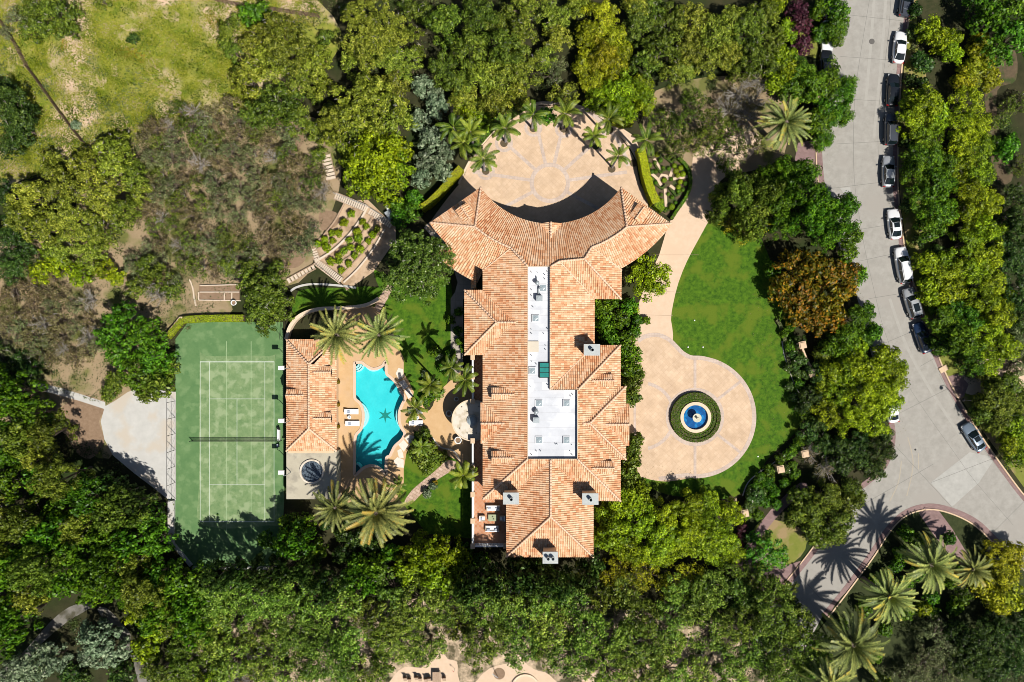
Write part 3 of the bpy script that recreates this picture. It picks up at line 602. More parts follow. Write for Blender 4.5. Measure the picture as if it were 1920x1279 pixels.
bm = MB(); C = (1303, 782)
bm.band([P(*p)[:2] for p in smooth([(1196, 640), (1210, 631), (1232, 628), (1253, 636), (1268, 650), (1280, 662), (1295, 670), (1312, 671)] + [(1303 + 111 * math.cos(R(a)), 782 + 111 * math.sin(R(a))) for a in range(-80, 110, 10)] + [(1235, 898)], 4, False)], .62, None, .052)
bm.band([P(*p)[:2] for p in circle(*C, 50, 60)], .75, None, .052, True)
for a in (-90, -38, 38, 90): bm.band([P(C[0] + 53 * math.cos(R(a)), C[1] + 53 * math.sin(R(a)))[:2], P(C[0] + 108 * math.cos(R(a)), C[1] + 108 * math.sin(R(a)))[:2]], .42, None, .049)
bm.band([P(*p)[:2] for p in circle(1202, 780, 62, 40, -78, 78)], .5, None, .046); bm.band([P(1190, 700)[:2], P(1190, 860)[:2]], .35, None, .049)
struct(bm, 'fountain_court_bands', M['paveband'])
# west side of the house
sheet('side_walk', [(795, 427), (803, 418), (830, 445), (862, 490), (890, 515), (886, 548), (868, 562), (868, 700), (850, 712), (845, 690), (845, 560), (853, 548), (858, 530), (852, 508), (838, 480), (815, 450)], .030, M['walk'])
sheet('patio', [(836, 722), (868, 694), (900, 694), (900, 880), (868, 878), (855, 862), (826, 848), (800, 826), (780, 808), (764, 796), (770, 762), (790, 755), (800, 772), (812, 760), (818, 738)], .034, M['patio'], 2)
sheet('flagstone_path', [(840, 862), (862, 872), (840, 887), (805, 910), (777, 940), (758, 942), (768, 925), (780, 912), (817, 882)], .038, M['flag'], 2)
kerb('path_edging', [(862, 862), (850, 845), (826, 838), (806, 815), (792, 806)], .22, .16, 'stone')
sheet('flagstone_path', [(700, 580), (722, 540), (732, 534), (735, 545), (718, 575), (706, 590)], .038, M['flag'], 2)
# pool deck with a hole for the pool
deck = [(P(*p)[0], P(*p)[1]) for p in [(630, 590), (650, 572), (700, 575), (725, 600), (742, 640), (757, 672), (757, 700), (767, 716), (776, 735), (770, 760), (775, 800), (776, 822), (762, 850), (757, 880), (757, 905), (742, 940), (690, 950), (630, 940)]]
struct(MB().prism([deck, pool_w], None, .045), 'pool_deck', M['patio'])
# tennis court and the pad to its west
sheet('tennis_court', [(353, 604), (530, 604), (533, 640), (533, 940), (526, 1061), (362, 1061), (329, 1020), (329, 636)], .030, M['court'])
ln = MB(); wl = .06
def line(a, b, w_=wl, z=.042): ln.band([P(*a)[:2], P(*b)[:2]], w_, None, z)
for x in (375.6, 514): line((x, 678.3), (x, 978.5))
for x in (392.8, 496.8): line((x, 678.3), (x, 978.5), z=.046)
for y in (678.6, 978.2): line((375, y), (514.6, y), .11, z=.050)
for y in (748, 909): line((392.8, y), (496.8, y), z=.050)
line((444.6, 748), (444.6, 909), z=.054)
struct(ln, 'tennis_court_lines', M['line'])
ln = MB()
for x in (424.6, 471): line((x, 640), (x, 1000), .09, z=.036)
struct(ln, 'tennis_court_faint_seams', M['faint'])
sheet('tennis_play_area', [(375, 672), (388, 668), (505, 668), (515, 680), (513, 860), (520, 975), (505, 985), (380, 985), (374, 900)], .034, M['courtworn'], 3)
sheet('concrete_pad', [(197, 762), (215, 752), (240, 735), (262, 728), (330, 735), (330, 938), (316, 937), (295, 920), (250, 886), (212, 854), (196, 824), (189, 790)], .034, M['conc'])
sheet('concrete_path', [(-30, 700), (20, 704), (67, 716), (120, 729), (197, 754), (199, 768), (150, 752), (100, 738), (64, 731), (10, 718), (-30, 714)], .030, M['conc'])
sheet('dirt_path', [(0, 1262), (28, 1238), (60, 1205), (95, 1165), (130, 1138), (165, 1128), (172, 1138), (135, 1160), (115, 1175), (80, 1205), (45, 1245), (20, 1279)], .026, M['path'], 2)
sheet('dirt_path', [(182, 1142), (200, 1140), (225, 1165), (246, 1190), (243, 1220), (270, 1240), (282, 1290), (262, 1290), (250, 1240), (228, 1205), (205, 1175)], .026, M['path'], 2)
# the orchard terraces
sheet('orchard_soil', [(606, 440), (650, 375), (690, 375), (742, 425), (742, 450), (700, 510), (650, 545), (640, 530), (588, 490), (592, 470)], .030, mat('orchard_soil', (.42, .29, .18), (.56, .42, .29), 1.2, c3=(.34, .24, .15), sc2=.5, bump=.02))
BARE = []
for L in ([(225, 48), (250, 44), (262, 50), (272, 42), (272, 54), (245, 60)], [(305, 20), (322, 18), (336, 28), (330, 42), (308, 34)], [(296, 170), (318, 166), (340, 172), (334, 196), (316, 200), (304, 188)], [(180, 140), (196, 138), (200, 152), (184, 165)], [(208, 120), (222, 130), (216, 150)], [(205, 215), (228, 212), (240, 232), (218, 244)], [(8, 92), (30, 92), (48, 110), (52, 130), (36, 120), (12, 104)], [(85, 150), (110, 152), (124, 168), (104, 172)], [(62, 245), (104, 240), (100, 254), (70, 256)], [(130, 192), (156, 196), (150, 206)], [(370, 152), (400, 150), (404, 166), (386, 160)], [(15, 32), (32, 52), (44, 66), (30, 64)], [(278, 122), (300, 128), (296, 138)], [(92, 92), (102, 98), (98, 124), (90, 112)]):
    q_ = smooth(L, 14); BARE.append([(p[0] + random.gauss(0, 1.3), p[1] + random.gauss(0, 1.3)) for p in q_]); sheet('bare_patch', BARE[-1], .018 + .0015 * len(BARE), M['pinksoil'])
sheet('bare_patch', [(600, 398), (630, 398), (634, 420), (610, 432), (600, 425)], .034, M['soil'], 3); sheet('bare_patch', [(545, 240), (566, 236), (572, 262), (556, 280), (545, 268)], .030, M['soil'], 3)
sheet('bare_patch', [(535, 470), (560, 462), (575, 480), (560, 500), (538, 500)], .030, M['soil'], 3)
sheet('bare_patch', [(110, 770), (160, 740), (196, 765), (186, 790), (196, 830), (170, 860), (140, 845), (120, 800)], .028, M['soil'], 3)
# neighbour's patio at the bottom edge
sheet('neighbour_patio', [(730, 1300), (738, 1268), (760, 1250), (790, 1252), (812, 1235), (828, 1222), (840, 1236), (856, 1240), (858, 1262), (852, 1300)], .030, M['drive'], 2)
sheet('neighbour_patio', [(885, 1300), (895, 1275), (918, 1253), (945, 1245), (960, 1240), (966, 1222), (975, 1230), (990, 1248), (1010, 1258), (1030, 1265), (1045, 1300)], .030, M['drive'], 2)
sheet('neighbour_patio', [(1090, 1264), (1112, 1262), (1118, 1300), (1092, 1300)], .030, M['drive'])
sheet('dark_paving_disc', circle(936, 1263, 11, 24), .040, M['soil'])
struct(MB().band([P(*p)[:2] for p in circle(985, 1290, 25, 40)], .3, 0, .25, True), 'round_rim', M['trim'])

# ------------------------------------------------------------------ clay tile roofs: every column of barrel tiles is real relief
TW = .30
PROF = [(0, -.03), (.10, .05), (.25, .09), (.42, .05), (.54, -.03), (.77, -.05)]   # across one tile
def clip(poly, s0, keep_greater):
    out = []
    for i in range(len(poly)):
        a, b = poly[i], poly[(i + 1) % len(poly)]
        ia, ib = (a[0] >= s0) == keep_greater, (b[0] >= s0) == keep_greater
        if ia: out.append(a)
        if ia != ib: t = (s0 - a[0]) / (b[0] - a[0]); out.append((s0, a[1] + t * (b[1] - a[1])))
    return out
def prof(s):
    u = (s / TW) % 1.0; q = PROF + [(1.0, -.03)]
    for (a, za), (b, zb) in zip(q, q[1:]):
        if u <= b: return za + (zb - za) * (u - a) / (b - a)
    return -.03
class RoofB:
    def __init__(s): s.v = []; s.f = []; s.uv = []
    def planar(s, pts, dirn=None):
        """pts: 3D corners of one slope, seen from above"""
        A = np.array(pts, float); c = A.mean(0); u, sv, vt = np.linalg.svd(A - c); nrm = vt[2]
        if nrm[2] < 0: nrm = -nrm
        gx, gy = -nrm[0] / nrm[2], -nrm[1] / nrm[2]; L = math.hypot(gx, gy)
        d = (gx / L, gy / L) if dirn is None else dirn        # uphill
        e = (-d[1], d[0]); poly = [(p[0] * e[0] + p[1] * e[1], p[0] * d[0] + p[1] * d[1]) for p in A[:, :2]]
        zf = lambda x, y: c[2] + gx * (x - c[0]) + gy * (y - c[1])
        s0 = min(p[0] for p in poly); s1 = max(p[0] for p in poly); k = math.floor(s0 / TW)
        while k * TW < s1:
            cuts = [(k + q[0]) * TW for q in PROF] + [(k + 1) * TW]
            for a, b in zip(cuts, cuts[1:]):
                q = clip(clip(poly, a + 1e-7, True), b - 1e-7, False)
                if len(q) >= 3:
                    base = len(s.v)
                    for (ss, tt) in q:
                        x, y = ss * e[0] + tt * d[0], ss * e[1] + tt * d[1]; s.v.append((x, y, zf(x, y) + prof(min(max(ss, a + 1e-6), b - 1e-6) if True else ss)))
                        s.uv.append(((ss / TW), -tt / .42))
                    area = sum(s.v[base + i][0] * s.v[base + (i + 1) % len(q)][1] - s.v[base + (i + 1) % len(q)][0] * s.v[base + i][1] for i in range(len(q)))
                    idx = list(range(base, base + len(q))); s.f.append(idx if area > 0 else idx[::-1])
                    # fix the uv column so a column is one tile wide everywhere
                    for i in range(base, base + len(q)): s.uv[i] = (k + .5, s.uv[i][1])
            k += 1
        return s
    def polar(s, C, th0, th1, rin, rout, zf, R0=16.0):
        """columns running along the radius; rin / rout are functions of the angle"""
        w_ = TW / R0; k = math.floor(th0 / w_)
        while k * w_ < th1:
            cuts = [(k + q[0]) * w_ for q in PROF] + [(k + 1) * w_]; pz = [q[1] for q in PROF] + [-.03]
            for i in range(len(PROF)):
                a, b = max(cuts[i], th0), min(cuts[i + 1], th1)
                if b <= a: continue
                base = len(s.v); n = 6
                for th, zo in ((a, pz[i]), (b, pz[i + 1])):
                    r0, r1 = rin(th), rout(th)
                    for jn in range(n + 1):
                        r = r0 + (r1 - r0) * jn / n; s.v.append((C[0] + r * math.sin(th), C[1] - r * math.cos(th), zf(r) + zo)); s.uv.append((k + .5, r / .42))
                for jn in range(n): s.f.append([base + jn, base + n + 1 + jn, base + n + 2 + jn, base + jn + 1][::-1])
            k += 1
        return s
    def build(s, name, parent):
        me = bpy.data.meshes.new(name); L = origin(parent); me.from_pydata([(v[0] - L.x, v[1] - L.y, v[2] - L.z) for v in s.v], [], s.f)
        uv = me.uv_layers.new(name='UVMap'); li = np.empty(len(me.loops), np.int32); me.loops.foreach_get('vertex_index', li)
        uv.data.foreach_set('uv', np.array(s.uv, np.float32)[li].ravel()); me.materials.append(M['tile']); me.update()
        o = bpy.data.objects.new(name, me); col.objects.link(o); put(o, parent); return o
def caps(segs, root, name='ridge_cap', rad=.17):
    for sg in segs: caps1([sg], root, name, rad)
def caps1(segs, root, name, rad):
    b = MB()
    for a, c in segs:
        a, c = Vector(a), Vector(c); L = (c - a).length; n = max(1, int(L / .42)); up = Vector((0, 0, .06))
        for i in range(n):
            p, q = a.lerp(c, i / n) + up, a.lerp(c, (i + 1.12) / n if i < n - 1 else 1) + up; b.tube([p, q], [rad, rad * .82], 8)
    return b.build(name, M['ridge'], root, sm=True)
E, T, A_ = 7.2, 9.75, 9.0
def Q(*pts): return [P(*p) for p in pts]
house = thing('main_house', 'large clay tiled mansion with fan shaped north wing and white flat roof in its middle', 'house', (P(1033, 640)[0], P(1033, 640)[1], 0))
rb = RoofB()
CC = P(1033, 258, E)[:2]; rE = 12.02; rR = 16.35
polyE = [P(1164.5, 351, E), P(1175.5, 425.5, A_)] + [P(1033 + 220 * math.sin(R(a)), 258 + 220 * math.cos(R(a)), A_) for a in (38, 34, 30, 26, 22)] + [P(1109, 464, A_), P(1096, 485.5, 9.6), P(1050, 490, 9.6), P(1035, 499.5, T)]
polyW = [P(989.5, 499.5, T), P(958, 465, A_)] + [P(1033 - 220 * math.sin(R(a)), 258 + 220 * math.cos(R(a)), A_) for a in (22, 26, 30, 34, 38)] + [P(890.5, 425.5, A_), P(901.5, 351, E)]
bound = [((p[0] - CC[0]), (p[1] - CC[1])) for p in polyE + polyW]
bang = [(math.atan2(x, -y), math.hypot(x, y)) for x, y in bound]
def outer(th, lst=bang):
    d = (math.sin(th), -math.cos(th)); best = None
    for i in range(len(bound) - 1):
        (x1, y1), (x2, y2) = bound[i], bound[i + 1]; ex, ey = x2 - x1, y2 - y1; det = d[0] * -ey + ex * d[1]
        if abs(det) < 1e-9: continue
        t = (x1 * -ey + ex * y1) / det; u = (d[0] * y1 - d[1] * x1) / det
        if -1e-6 <= u <= 1 + 1e-6 and t > 0: best = t if best is None else min(best, t)
    return best if best else rR
thE, thW = bang[0][0], bang[-1][0]
slope = .405
rb.polar(CC, thW + .001, thE - .001, lambda t: rE, lambda t: max(rE + .02, outer(t)), lambda r: E + slope * (r - rE))
# outer slopes of the fan
ro = 20.78; zo_ = lambda r: E + (A_ - E) * (ro - r) / (ro - rR)
def seglim(p, q):
    a = (p[0] - CC[0], p[1] - CC[1]); b = (q[0] - CC[0], q[1] - CC[1])
    def f(th):
        d = (math.sin(th), -math.cos(th)); ex, ey = b[0] - a[0], b[1] - a[1]; det = d[0] * -ey + ex * d[1]; t = (a[0] * -ey + ex * a[1]) / det; u = (d[0] * a[1] - d[1] * a[0]) / det
        return t if -.02 <= u <= 1.02 and t > 0 else None
    return f
tipE, junE, valE, corE = P(1259, 419.5, E), P(1175.5, 425.5, A_), P(1110, 464, A_), P(1166, 507, E)
f1, f2 = seglim(junE, tipE), seglim(valE, corE)
ang = lambda p: math.atan2(p[0] - CC[0], -(p[1] - CC[1]))
def rinE(th):
    v = f1(th)
    return min(max(v, rR), ro) if v and th > ang(junE) else rR
def routE(th):
    v = f2(th)
    return min(max(v, rR + .02), ro) if v and th < ang(corE) else ro
rb.polar(CC, ang(valE), ang(tipE), rinE, routE, zo_, 19.0)
tipW, junW, valW, corW = P(806, 417.5, E), P(890.5, 425.5, A_), P(958, 465, A_), P(905, 507.5, E)
g1, g2 = seglim(junW, tipW), seglim(valW, corW)
def rinW(th):
    v = g1(th)
    return min(max(v, rR), ro) if v and th < ang(junW) else rR
def routW(th):
    v = g2(th)
    return min(max(v, rR + .02), ro) if v and th > ang(corW) else ro
rb.polar(CC, ang(tipW), ang(valW), rinW, routW, zo_, 19.0)
tN, tNW = P(1164.5, 351, E), P(901.5, 351, E)
F = rb.planar
F([tN, tipE, junE]); F([tNW, tipW, junW])
F(Q((958, 465, A_), (989.5, 499.5, T), (989.5, 860, T), (905, 936, E), (905, 507.5, E)), (1, 0))
F(Q((870.5, 543.5, E), (931, 604.5, 9.0), (968, 604.5, 9.0), (907, 543.5, E)), (0, -1)); F(Q((870.5, 666, E), (931, 604.5, 9.0), (968, 604.5, 9.0), (907, 666, E)), (0, 1)); F(Q((870.5, 543.5, E), (931, 604.5, 9.0), (870.5, 666, E)), (1, 0))
F(Q((989.5, 861, T), (1082.5, 861, T), (1164, 940, E), (905, 936, E)), (0, 1))
F(Q((1032.5, 862, T), (1032.5, 969, T), (949, 1045, E), (949, 861, E)), (1, 0)); F(Q((1032.5, 862, T), (1032.5, 969, T), (1113, 1045, E), (1113, 861, E)), (-1, 0)); F(Q((949, 1045, E), (1032.5, 969, T), (1113, 1045, E)), (0, 1))
F(Q((1083, 730, T), (1083, 861, T), (1164, 940, E), (1164, 647, E)), (-1, 0))
F(Q((1032, 731, T), (1085, 730, T), (1164, 647, E), (1114, 647, E)), (0, -1))
F(Q((1031.5, 499.5, T), (1031.5, 731, T), (1115, 647, E), (1115, 560, E), (1049, 490, 9.65)), (-1, 0))
F(Q((1049, 490, 9.65), (1096, 486, 9.65), (1165, 561, E), (1115, 561, E)), (0, 1)); F(Q((1096, 486, 9.65), (1165, 561, E), (1166, 507, E), (1110, 464, A_)), (-1, 0))
F(Q((1174, 724, E + .05), (1174, 862, E + .05), (1106, 794, 9.35)), (-1, 0)); F(Q((1174, 724, E + .05), (1106, 794, 9.35), (1090, 794, 9.35), (1158, 724, E + .05)), (0, -1)); F(Q((1174, 862, E + .05), (1106, 794, 9.35), (1090, 794, 9.35), (1158, 862, E + .05)), (0, 1))
gp = 8.35
F(Q((1180, 757, E + .05), (1180, 796, gp), (1133, 796, gp), (1170, 757, E + .05)), (0, -1)); F(Q((1180, 836, E + .05), (1180, 796, gp), (1133, 796, gp), (1170, 836, E + .05)), (0, 1))
F(Q((901, 755, E + .1), (901, 794, gp + .05), (946, 794, gp + .05), (908, 755, E + .1)), (0, -1)); F(Q((901, 832, E + .1), (901, 794, gp + .05), (946, 794, gp + .05), (908, 832, E + .1)), (0, 1))
F(Q((1013, 419, E + .1), (1033, 416, E + .75), (1033, 446, E + .75), (1012, 424, E + .1)), (1, 0)); F(Q((1053, 419, E + .1), (1033, 416, E + .75), (1033, 446, E + .75), (1054, 424, E + .1)), (-1, 0))
roof = rb.build('roof', house)
segs = []
def chain(*pts):
    q = Q(*pts); segs.extend(zip(q, q[1:]))
chain((1164.5, 351, E), (1175.5, 425.5, A_), (1259, 419.5, E)); chain((901.5, 351, E), (890.5, 425.5, A_), (806, 417.5, E))
ridE = [(1175.5, 425.5, A_)] + [(1033 + 220 * math.sin(R(a)), 258 + 220 * math.cos(R(a)), A_) for a in (37, 33, 29, 25)] + [(1109, 464, A_), (1096, 485.5, 9.6), (1050, 490, 9.65), (1033, 499.5, T)]
chain(*ridE); chain((890.5, 425.5, A_), *[(1033 - 220 * math.sin(R(a)), 258 + 220 * math.cos(R(a)), A_) for a in (37, 33, 29, 25)], (958, 465, A_), (989.5, 499.5, T))
chain((1096, 486, 9.65), (1165, 561, E)); chain((870.5, 543.5, E), (931, 604.5, 9.02), (870.5, 666, E)); chain((931, 604.5, 9.02), (968, 604.5, 9.02))
chain((989.5, 861, T), (905, 936, E)); chain((1083, 861, T), (1164, 940, E)); chain((1032.5, 862, T), (1032.5, 969, T), (949, 1045, E)); chain((1032.5, 969, T), (1113, 1045, E))
chain((1085, 730, T), (1164, 647, E)); chain((1174, 724, E), (1106, 794, 9.35), (1174, 862, E)); chain((1180, 796, gp), (1133, 796, gp)); chain((901, 794, gp + .05), (946, 794, gp + .05)); chain((1033, 416, E + .75), (1033, 446, E + .75)); chain((1106, 794, 9.35), (1092, 794, 9.35))
caps(segs, roof)
# valley flashings
for a, b in (((1110, 464, A_ + .01), (1166, 507, E)), ((958, 465, A_), (905, 507.5, E)), ((1032, 731, T), (1114, 647, E)), ((1115, 560, E), (1049, 490, 9.65))): MB().tube([P(*a), P(*b)], .10, 5).build('valley_flashing', M['ridge'], roof)
# first floor roof strip at the north-west
rs = RoofB(); rs.polar(CC, R(-46), R(-27.5), lambda t: 20.2, lambda t: 22.6 - (t + R(27.5)) * 1.2, lambda r: 4.6 - .4 * (r - 20.2)); rs.planar(Q((883, 512, 3.6), (883, 541, 3.6), (893, 541, 4.2), (893, 512, 4.2)), (1, 0)); rs.build('lower_roof', house)
# walls
wb = MB()
wing = [(CC[0] + 12.5 * math.sin(t), CC[1] - 12.5 * math.cos(t)) for t in np.linspace(R(-53), R(53), 40)] + [(CC[0] + 20.3 * math.sin(t), CC[1] - 20.3 * math.cos(t)) for t in np.linspace(R(53), R(-53), 40)]
wb.prism(wing, -.1, E - .16)
blocks = [(911, 500, 1108, 930), (1085, 653, 1158, 934), (1090, 495, 1159, 554), (877, 550, 930, 660), (955, 920, 1107, 1039), (1150, 731, 1168, 855), (1160, 764, 1174, 829), (907, 762, 920, 825)]
for i, (x0, y0, x1, y1) in enumerate(blocks):
    a, b = P(x0, y0, E), P(x1, y1, E); wb.prism([(a[0], b[1]), (b[0], b[1]), (b[0], a[1]), (a[0], a[1])], -.11 - .004 * i, E - .17 - .006 * i)
wall = wb.build('wall', M['stucco'], house)
sb_ = MB()
sw = [(CC[0] + 12.06 * math.sin(t), CC[1] - 12.06 * math.cos(t)) for t in np.linspace(thW + .01, thE - .01, 40)] + [(CC[0] + 20.7 * math.sin(t), CC[1] - 20.7 * math.cos(t)) for t in np.linspace(ang(tipE) - .01, ang(tipW) + .01, 40)]
sb_.prism(sw, E - .15, E - .05, bottom=True)
for i, (x0, y0, x1, y1) in enumerate([(906, 505, 1114, 935), (1100, 648, 1163, 939), (1100, 500, 1164, 560), (872, 545, 930, 665), (950, 925, 1112, 1044), (1150, 725, 1173, 861), (1160, 758, 1179, 835), (902, 756, 915, 831)]):
    a, b = P(x0, y0, E), P(x1, y1, E); sb_.prism([(a[0], b[1]), (b[0], b[1]), (b[0], a[1]), (a[0], a[1])], E - .151 - .004 * i, E - .052 - .003 * i, bottom=True)
sb_.build('soffit', M['trim'], house)
for x, y0, y1 in ((1180, 757, 836), (901, 755, 832)):
    a, b, c = P(x, y0, E), P(x, y1, E), P(x, (y0 + y1) / 2, gp - .12); s = -1 if x > 1000 else 1
    MB().add([(a[0] + s * .12, a[1], E - .1), (b[0] + s * .12, b[1], E - .1), (c[0] + s * .12, c[1], c[2])], [(0, 1, 2), (2, 1, 0)]).build('gable_wall', M['stucco'], house)
# flat roof in the well and its parapet
FZ = 9.2
Lp = [(989.5, 499.5), (1031.5, 499.5), (1031.5, 731), (1083, 731), (1083, 861), (989.5, 861)]
Lw = [(p[0], p[1]) for p in PP(Lp, T)]
fr = MB().prism(Lw, None, FZ).build('flat_roof', M['flat'], house)
sm2 = MB()
for k, y in enumerate(range(508, 860, 14)): a, b = P(990, y, FZ), P(1030.5 if y < 732 else 1082, y, FZ); sm2.box(((a[0] + b[0]) / 2, a[1], FZ + .003), (b[0] - a[0] - .1, .05, .006))
sm2.build('membrane_seams', M['flatseam'], fr)
MB().band(Lw, .10, FZ - .2, T + .08, True).build('parapet', M['trim'], fr)
for x0, y0, x1, y1 in ((1016, 716, 1029, 731), (1058, 732, 1080, 760), (1058, 844, 1080, 858), (992, 845, 1008, 858), (992, 712, 1000, 734), (1010, 622, 1029, 640), (992, 505, 1028, 533), (1000, 582, 1012, 590)):
    a, b = P(x0, y0, FZ), P(x1, y1, FZ); MB().box(((a[0] + b[0]) / 2, (a[1] + b[1]) / 2, FZ + .004), (abs(b[0] - a[0]), abs(b[1] - a[1]), .008)).build('roof_patch', M['flatpatch'], fr)
for x, y in ((1018, 540), (1004, 597), (998, 695), (1010.5, 756), (1062, 756), (1010.5, 825), (1062, 825)):
    p = P(x, y, FZ); cb = MB().box((p[0], p[1], FZ + .09), (1.0, 1.0, .18)).build('skylight', M['flatpatch'], fr)
    MB().sphere((p[0], p[1], FZ + .18), (.42, .42, .10), 4, 3, half=True).box((p[0], p[1], FZ + .21), (.84, .84, .06), taper=.9).build('pane', M['skyl'], cb)
for x, y in ((1011, 560), (1005, 787)):
    p = P(x, y, FZ); u = MB().box((p[0], p[1], FZ + .55), (.85, .75, .7)).build('air_conditioner', M['galv'], fr)
    MB().tube([(p[0] - .1, p[1] + .6, FZ + .12), (p[0] - .1, p[1] + 1.3, FZ + .12), (p[0] + .1, p[1] + 1.5, FZ + .5)], .14, 8).cyl((p[0], p[1], FZ + .9), .3, .05, 16).build('duct', M['galv'], u)
p = P(1005, 772, FZ); MB().cyl((p[0], p[1], FZ), .16, .5, 12).lathe([(.16, 0), (.34, .04), (.34, .16), (.1, .3)], (p[0], p[1], FZ + .5), 14).build('roof_fan', M['galv'], fr, sm=True)
p = P(1007, 531, FZ); MB().cyl((p[0], p[1], FZ), .2, .7, 12).lathe([(.2, 0), (.3, .04), (.3, .14), (.1, .25)], (p[0], p[1], FZ + .7), 14).tube([(p[0], p[1], FZ + .3), (p[0] - .1, p[1] + .9, FZ + .3)], .07).build('roof_fan', M['galv'], fr, sm=True)
p = P(1000, 650, FZ); MB().box((p[0], p[1], FZ + .12), (1.45, 1.45, .24)).build('roof_hatch', M['beige'], fr)
p = P(1021, 694, FZ); tg = MB().box((p[0], p[1], FZ + .12), (1.55, 2.1, .24)).build('glass_skylight', M['black'], fr)
g_ = MB()
for i in (-1, 0, 1): g_.box((p[0] + .05, p[1] + i * .68, FZ + .26), (1.4, .60, .05))
g_.build('pane', M['teal'], tg)
for x, y in ((997, 511), (1008, 511), (1026.5, 510), (1022, 516), (1022, 524), (997, 544), (997, 555), (1000, 576), (996.5, 618), (1027, 617), (997, 626), (1020, 626), (997, 667), (997, 678), (1006, 683), (1023, 648), (1023, 656), (1027, 722), (994.5, 725), (1074, 740), (1070, 743), (1006, 846), (1014, 846), (1069, 846), (997, 853), (1073, 853), (1072, 834), (1042, 833), (1045, 833)):
    p = P(x, y, FZ); MB().cyl((p[0], p[1], FZ), .055, random.choice([.25, .4, .5]), 8).build('vent_pipe', M['galv'], fr)
# small gabled roof vents sitting on the slopes
def dormer(root, px, py, h0, up, L=3.0, wd=1.5, rise=.45, drop=1.3, label=None):
    """gabled dormer: front at (px,py), ridge runs level 'up' the slope"""
    x, y, z = P(px, py, h0); ux, uy = up; vx, vy = -uy, ux; zr = z + drop
    def W(a, b, c): return (x + ux * a + vx * b, y + uy * a + vy * b, c)
    r = RoofB(); h = wd / 2 + .12
    o = MB()
    o.add([W(0, -wd / 2, z - .4), W(0, wd / 2, z - .4), W(0, wd / 2, zr - rise), W(0, 0, zr - .02), W(0, -wd / 2, zr - rise)], [(0, 1, 2, 3, 4), (4, 3, 2, 1, 0)])
    o.add([W(0, -wd / 2, z - .4), W(L, -wd / 2, z - .4), W(L, -wd / 2, zr - rise), W(0, -wd / 2, zr - rise), W(0, wd / 2, z - .4), W(L, wd / 2, z - .4), W(L, wd / 2, zr - rise), W(0, wd / 2, zr - rise)], [(0, 1, 2, 3), (4, 7, 6, 5)])
    d = o.build('dormer', M['stucco'], root)
    for sg in (-1, 1): r.planar([W(-.15, 0, zr), W(L, 0, zr), W(L, sg * h, zr - rise - .06), W(-.15, sg * h, zr - rise - .06)], (-vx * sg, -vy * sg))
    r.build('dormer_roof', d); caps([(W(-.15, 0, zr), W(L, 0, zr))], d, rad=.10)
    MB().box(W(-.02, 0, z + .18), (.06 if abs(ux) > .5 else wd * .55, wd * .55 if abs(ux) > .5 else .06, .42), 0 if abs(ux * uy) < .01 else math.atan2(uy, ux)).build('louvre', M['dark'], d)
    return d
for x, y in ((924, 738), (924, 856)): dormer(roof, x, y, E + .52, (1, 0))
for x, y in ((1148, 713), (1148, 875)): dormer(roof, x, y, E + .45, (-1, 0))
a1 = math.atan2(tipE[1] - tN[1], tipE[0] - tN[0]); n1 = (math.sin(a1), -math.cos(a1))
dormer(roof, 1204, 392, E + .35, (-.72, -.69) if False else (n1 if n1[0] < 0 else (-n1[0], -n1[1])), L=2.0, wd=1.7)
a2 = math.atan2(tipW[1] - tNW[1], tipW[0] - tNW[0]); n2 = (-math.sin(a2), math.cos(a2)); n2 = n2 if n2[0] > 0 else (-n2[0], -n2[1])
dormer(roof, 866, 391, E + .35, n2, L=2.0, wd=1.7)
# chimneys
def chimney(px, py, flues, top=10.9, wd=(2.2, 1.55), foot=None):
    x, y, z = P(px, py, top); c = MB().box((x, y, (top - .2) / 2 + 3), (wd[0] - .35, wd[1] - .3, top - .2 - 6)) .build('chimney', M['stucco'], house)
    MB().box((x, y, top - .12), (wd[0], wd[1], .2)).box((x, y, top - .30), (wd[0] - .15, wd[1] - .15, .16)).build('chimney_cap', M['capc'], c)
    for fx, fy in flues:
        MB().lathe([(.24, 0), (.24, .75), (.19, .75), (.19, .2)], (x + fx, y + fy, top - .02), 16).build('flue', M['galv'], c)
        MB().cyl((x + fx, y + fy, top + .1), .185, .08, 16).build('flue_opening', M['dark'], c)
chimney(1110, 656, [(0, 0)]); chimney(1107, 936, [(0, 0)]); chimney(958, 935, [(.05, 0)], wd=(2.15, 1.6)); chimney(1032, 1046, [(-.32, 0), (.32, 0)], wd=(2.1, 1.6))
# windows on the walls
def windows(x0, y0, x1, y1, n, out, zs=(1.2, 4.6), wd=1.1, hh=1.6):
    a, b = Vector(P(x0, y0, E)), Vector(P(x1, y1, E)); al = math.atan2(b.y - a.y, b.x - a.x)
    for i in range(n):
        q = a.lerp(b, (i + .5) / n)
        for z in zs:
            c = (q.x + out[0] * .03, q.y + out[1] * .03, z + hh / 2); f = MB().box(c, (wd + .24, .14, hh + .24), al).box((c[0] + out[0] * .08, c[1] + out[1] * .08, z - .1), (wd + .4, .2, .09), al).build('window', M['trim'], house)
            MB().box((c[0] + out[0] * .06, c[1] + out[1] * .06, c[2]), (wd, .05, hh), al).build('pane', M['glass'], f)
windows(957, 1039, 1105, 1039, 4, (0, -1)); windows(1159, 840, 1159, 930, 2, (1, 0)); windows(1159, 656, 1159, 720, 2, (1, 0)); windows(911, 680, 911, 755, 3, (-1, 0)); windows(911, 840, 911, 930, 3, (-1, 0)); windows(1108, 570, 1108, 645, 3, (1, 0)); windows(877, 560, 877, 650, 2, (-1, 0)); windows(955, 945, 955, 1030, 2, (-1, 0))
